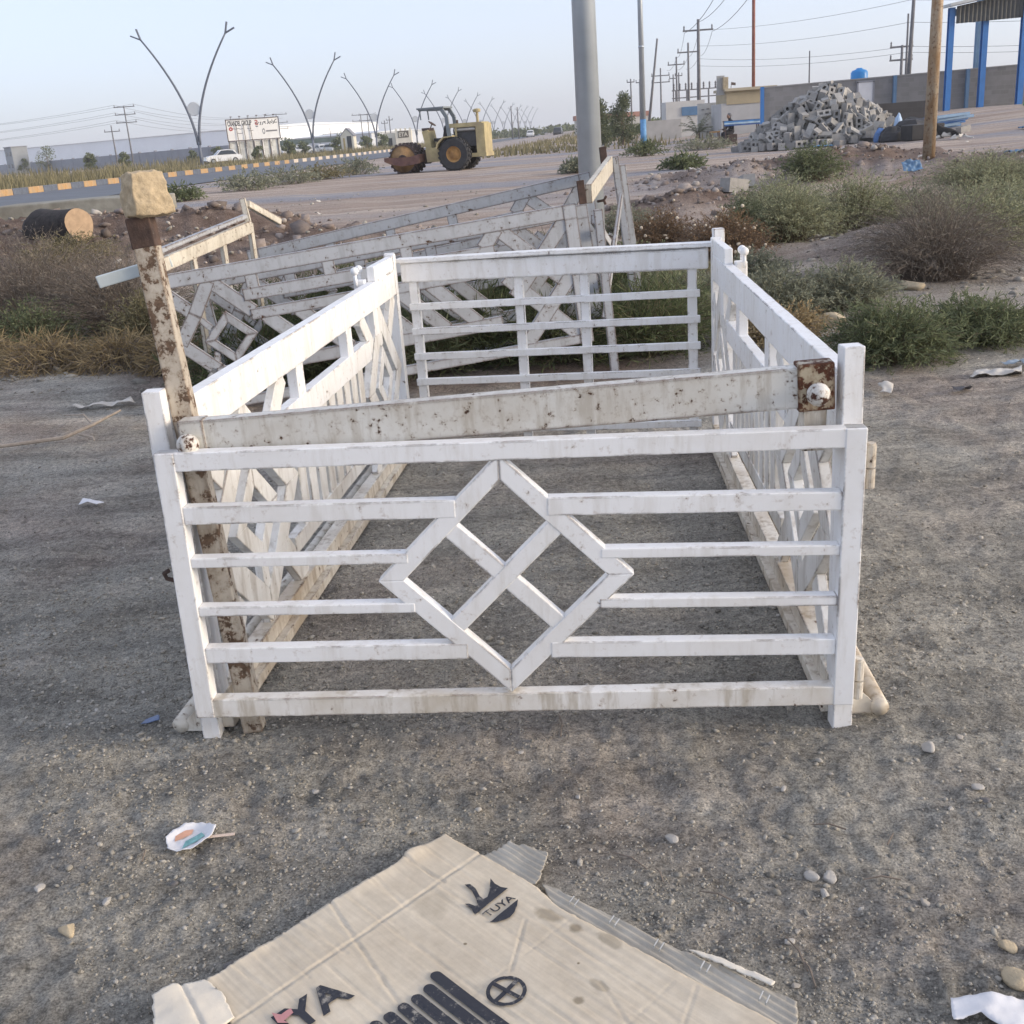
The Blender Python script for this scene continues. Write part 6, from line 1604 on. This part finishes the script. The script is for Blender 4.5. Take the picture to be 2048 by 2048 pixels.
fg = MB(); fg.tube([(0, 0, 0), (.05, 0, .55)], .015, 6).add([(.05, 0, .55), (.3, .02, .50), (.28, .0, .36), (.04, 0, .40)], [(0, 1, 2, 3), (3, 2, 1, 0)])
o = fg.build('flag', M_RD); o.location = (14.1, 66.5, 2.85); tag(o, 'tiny flag on the roof of the beige shop', 'flag')
bn = thing('banner_wall', 'pale wall with faded sign painting behind the palm', 'wall', (12.95, 70.0, tzf(12.95, 70)))
m = MB(); m.box((1.2, 0, .8), 2.6, .2, 2.3); m.build('wall', plain('faded_white_wall', (.47, .49, .50), .9, .18, 1.3, dirt=(.30, .29, .28)), bn)
m = MB()
for zz, a, b in ((1.6, .1, 2.2), (1.35, .3, 1.9), (.72, .0, 2.4), (.35, .4, 2.0)):
    for k in range(7): x = a + (b - a) * k / 7; m.box((x + .1, -.115, zz + .03 * math.sin(k * 2.1)), .17, .01, .07)
m.build('painted_lines', M_BBG, bn)
wbk = thing('white_booth', 'small white booth with a blue sign behind the palm', 'booth', (12.9, 78.0, tzf(12.9, 78)))
m = MB(); m.box((.6, 1, 1.1), 2.6, 2, 2.4); m.build('wall', plain('booth_white', (.56, .55, .53), .9, .1, 1.5), wbk)
m = MB(); m.box((.95, -.04, 1.65), 1.2, .06, .55); m.build('sign', M_BLUEF, wbk)
m = MB(); m.box((-1.0, 0, .55), 2.6, .15, 1.3); m.build('side_wall', plain('booth_grey', (.42, .41, .40), .9, .15, 1.5), wbk)
pm = thing('palm', 'small spiky palm in front of the pale painted wall', 'palm', (12.6, 68.6, tzf(12.6, 68.6)))
g = np.random.default_rng(15)
m = MB(); m.tube([(0, 0, 0), (0, 0, .35)], [.16, .12], 10); m.build('trunk', M_STEMD, pm)
for k in range(22):
    a = k * 2.399; el = g.uniform(.35, 1.35); L = g.uniform(1.1, 1.6); m = MB()
    pts = [Vector((math.cos(a) * math.cos(el) * L * u, math.sin(a) * math.cos(el) * L * u, .3 + math.sin(el) * L * u - .55 * L * u * u * math.cos(el))) for u in np.linspace(0, 1, 9)]
    m.tube(pts, [.02] * 5 + [.012] * 4, 4)
    sd = Vector((-math.sin(a), math.cos(a), 0))
    for p, q in zip(pts[2:], pts[3:] + [pts[-1]]):
        for s in (-1, 1): m.add([p, p + sd * s * .28 + Vector((0, 0, -.10)) + (q - p) * .8, p + (pts[4] - pts[3]) * .35], [(0, 1, 2)])
    m.build('frond', M_LF_SAGE, pm)
for i, (x, y, w, lab) in enumerate(((13.5, 93, 3.0, 'dark green hedge left of the palm'), (10.6, 96, 2.6, 'low dark hedge behind the grey pole'))):
    tree(x, y, 1.3, w * 1.2, lab, M_LF_DARK, 'hedges behind the lot', 1200, 9, .12, .1, 'hedge', 'hedge')
rr = thing('red_roofed_house', 'far low house with reddish walls behind the hedge', 'house', (19.5, 178, .3))
m = MB(); m.box((0, 0, 1.2), 11, 5, 2.4); m.build('wall', plain('cream_far_wall', (.55, .52, .47), .9, .1, 1, bmp=0), rr)
m = MB(); m.box((0, 0, 2.7), 11.4, 5.2, .7); m.build('parapet', plain('red_parapet', (.38, .20, .15), .9, .2, 1, bmp=0), rr)
# substation gantry behind the banner wall
gn = thing('substation_gantry', 'tangle of insulators and steel of a small substation behind the palm', 'substation', (21.7, 118, .3)); gn.scale = (1, 1, .9)
m = MB()
for xx in (-2.2, -1.1, 0, 1.1, 2.2):
    m.bar((xx, 0, 0), (xx, 0, 4.6), .14, .14, ch=0)
for zz in (3.0, 3.8, 4.6): m.bar((-2.6, 0, zz), (2.6, 0, zz), .12, .12, ch=0)
m.build('frame', M_PWOOD, gn)
for xx in np.linspace(-2.4, 2.4, 9):
    m = MB(); m.lathe([(.05, 0), (.11, .12), (.06, .2), (.11, .32), (.06, .4), (.11, .52), (.04, .7)], 8, Matrix.Translation((xx, 0, 4.65))); m.build('insulator', M_PWOOD, gn)
# a bird high on the left
bd = MB(); bd.add([(-.22, 0, .10), (-.05, .06, .0), (-.05, -.06, .0), (.05, .06, .0), (.05, -.06, .0), (.22, 0, .09)], [(0, 1, 2), (3, 5, 4), (0, 2, 1), (3, 4, 5)]); bd.ball((0, 0, 0), .06, 8, sq=(1, 2.0, .8))
o = bd.build('bird', M_RD); o.location = (-22.8, 120, 15.9); tag(o, 'tiny dark bird high in the sky at left', 'bird')
# dry twigs and stalks scattered on the lot
g = np.random.default_rng(19)
for k in range(16):
    y = float(np.exp(g.uniform(math.log(1.5), math.log(3.0)))); x = float(g.uniform(-.45, .45) * y); a = g.random() * 3.14; L = float(g.uniform(.02, .06))
    c = CARD_M.inverted() @ Vector((x, y, 0))
    if -.13 < c.x < .75 and -.03 < c.y < .95: continue
    z = gz(x, y) + .008; m = MB(); m.tube([(x - L * math.cos(a), y - L * math.sin(a), z), (x, y, z + .006), (x + L * math.cos(a + .2), y + L * math.sin(a + .2), z)], [.0018, .0022, .0012], 5)
    tag(m.build('dry_twig', M_STEMD), 'short dry twig lying on the foreground gravel', 'twig', 'dry twigs in the foreground')
# ================================================================ thin dusty air
hz = MB(); hz.box((20, 330, 9.6), 1000, 900, 20.8)
hm = bpy.data.materials.new('dusty_air'); hm.use_nodes = True
ht = hm.node_tree; ht.nodes.clear()
ho = ht.nodes.new('ShaderNodeOutputMaterial'); hv = ht.nodes.new('ShaderNodeVolumePrincipled')
hv.inputs['Color'].default_value = (.95, .95, .95, 1); hv.inputs['Density'].default_value = .0005; hv.inputs['Anisotropy'].default_value = .2
ht.links.new(hv.outputs[0], ho.inputs['Volume'])
stuff(hz.build('haze', hm))
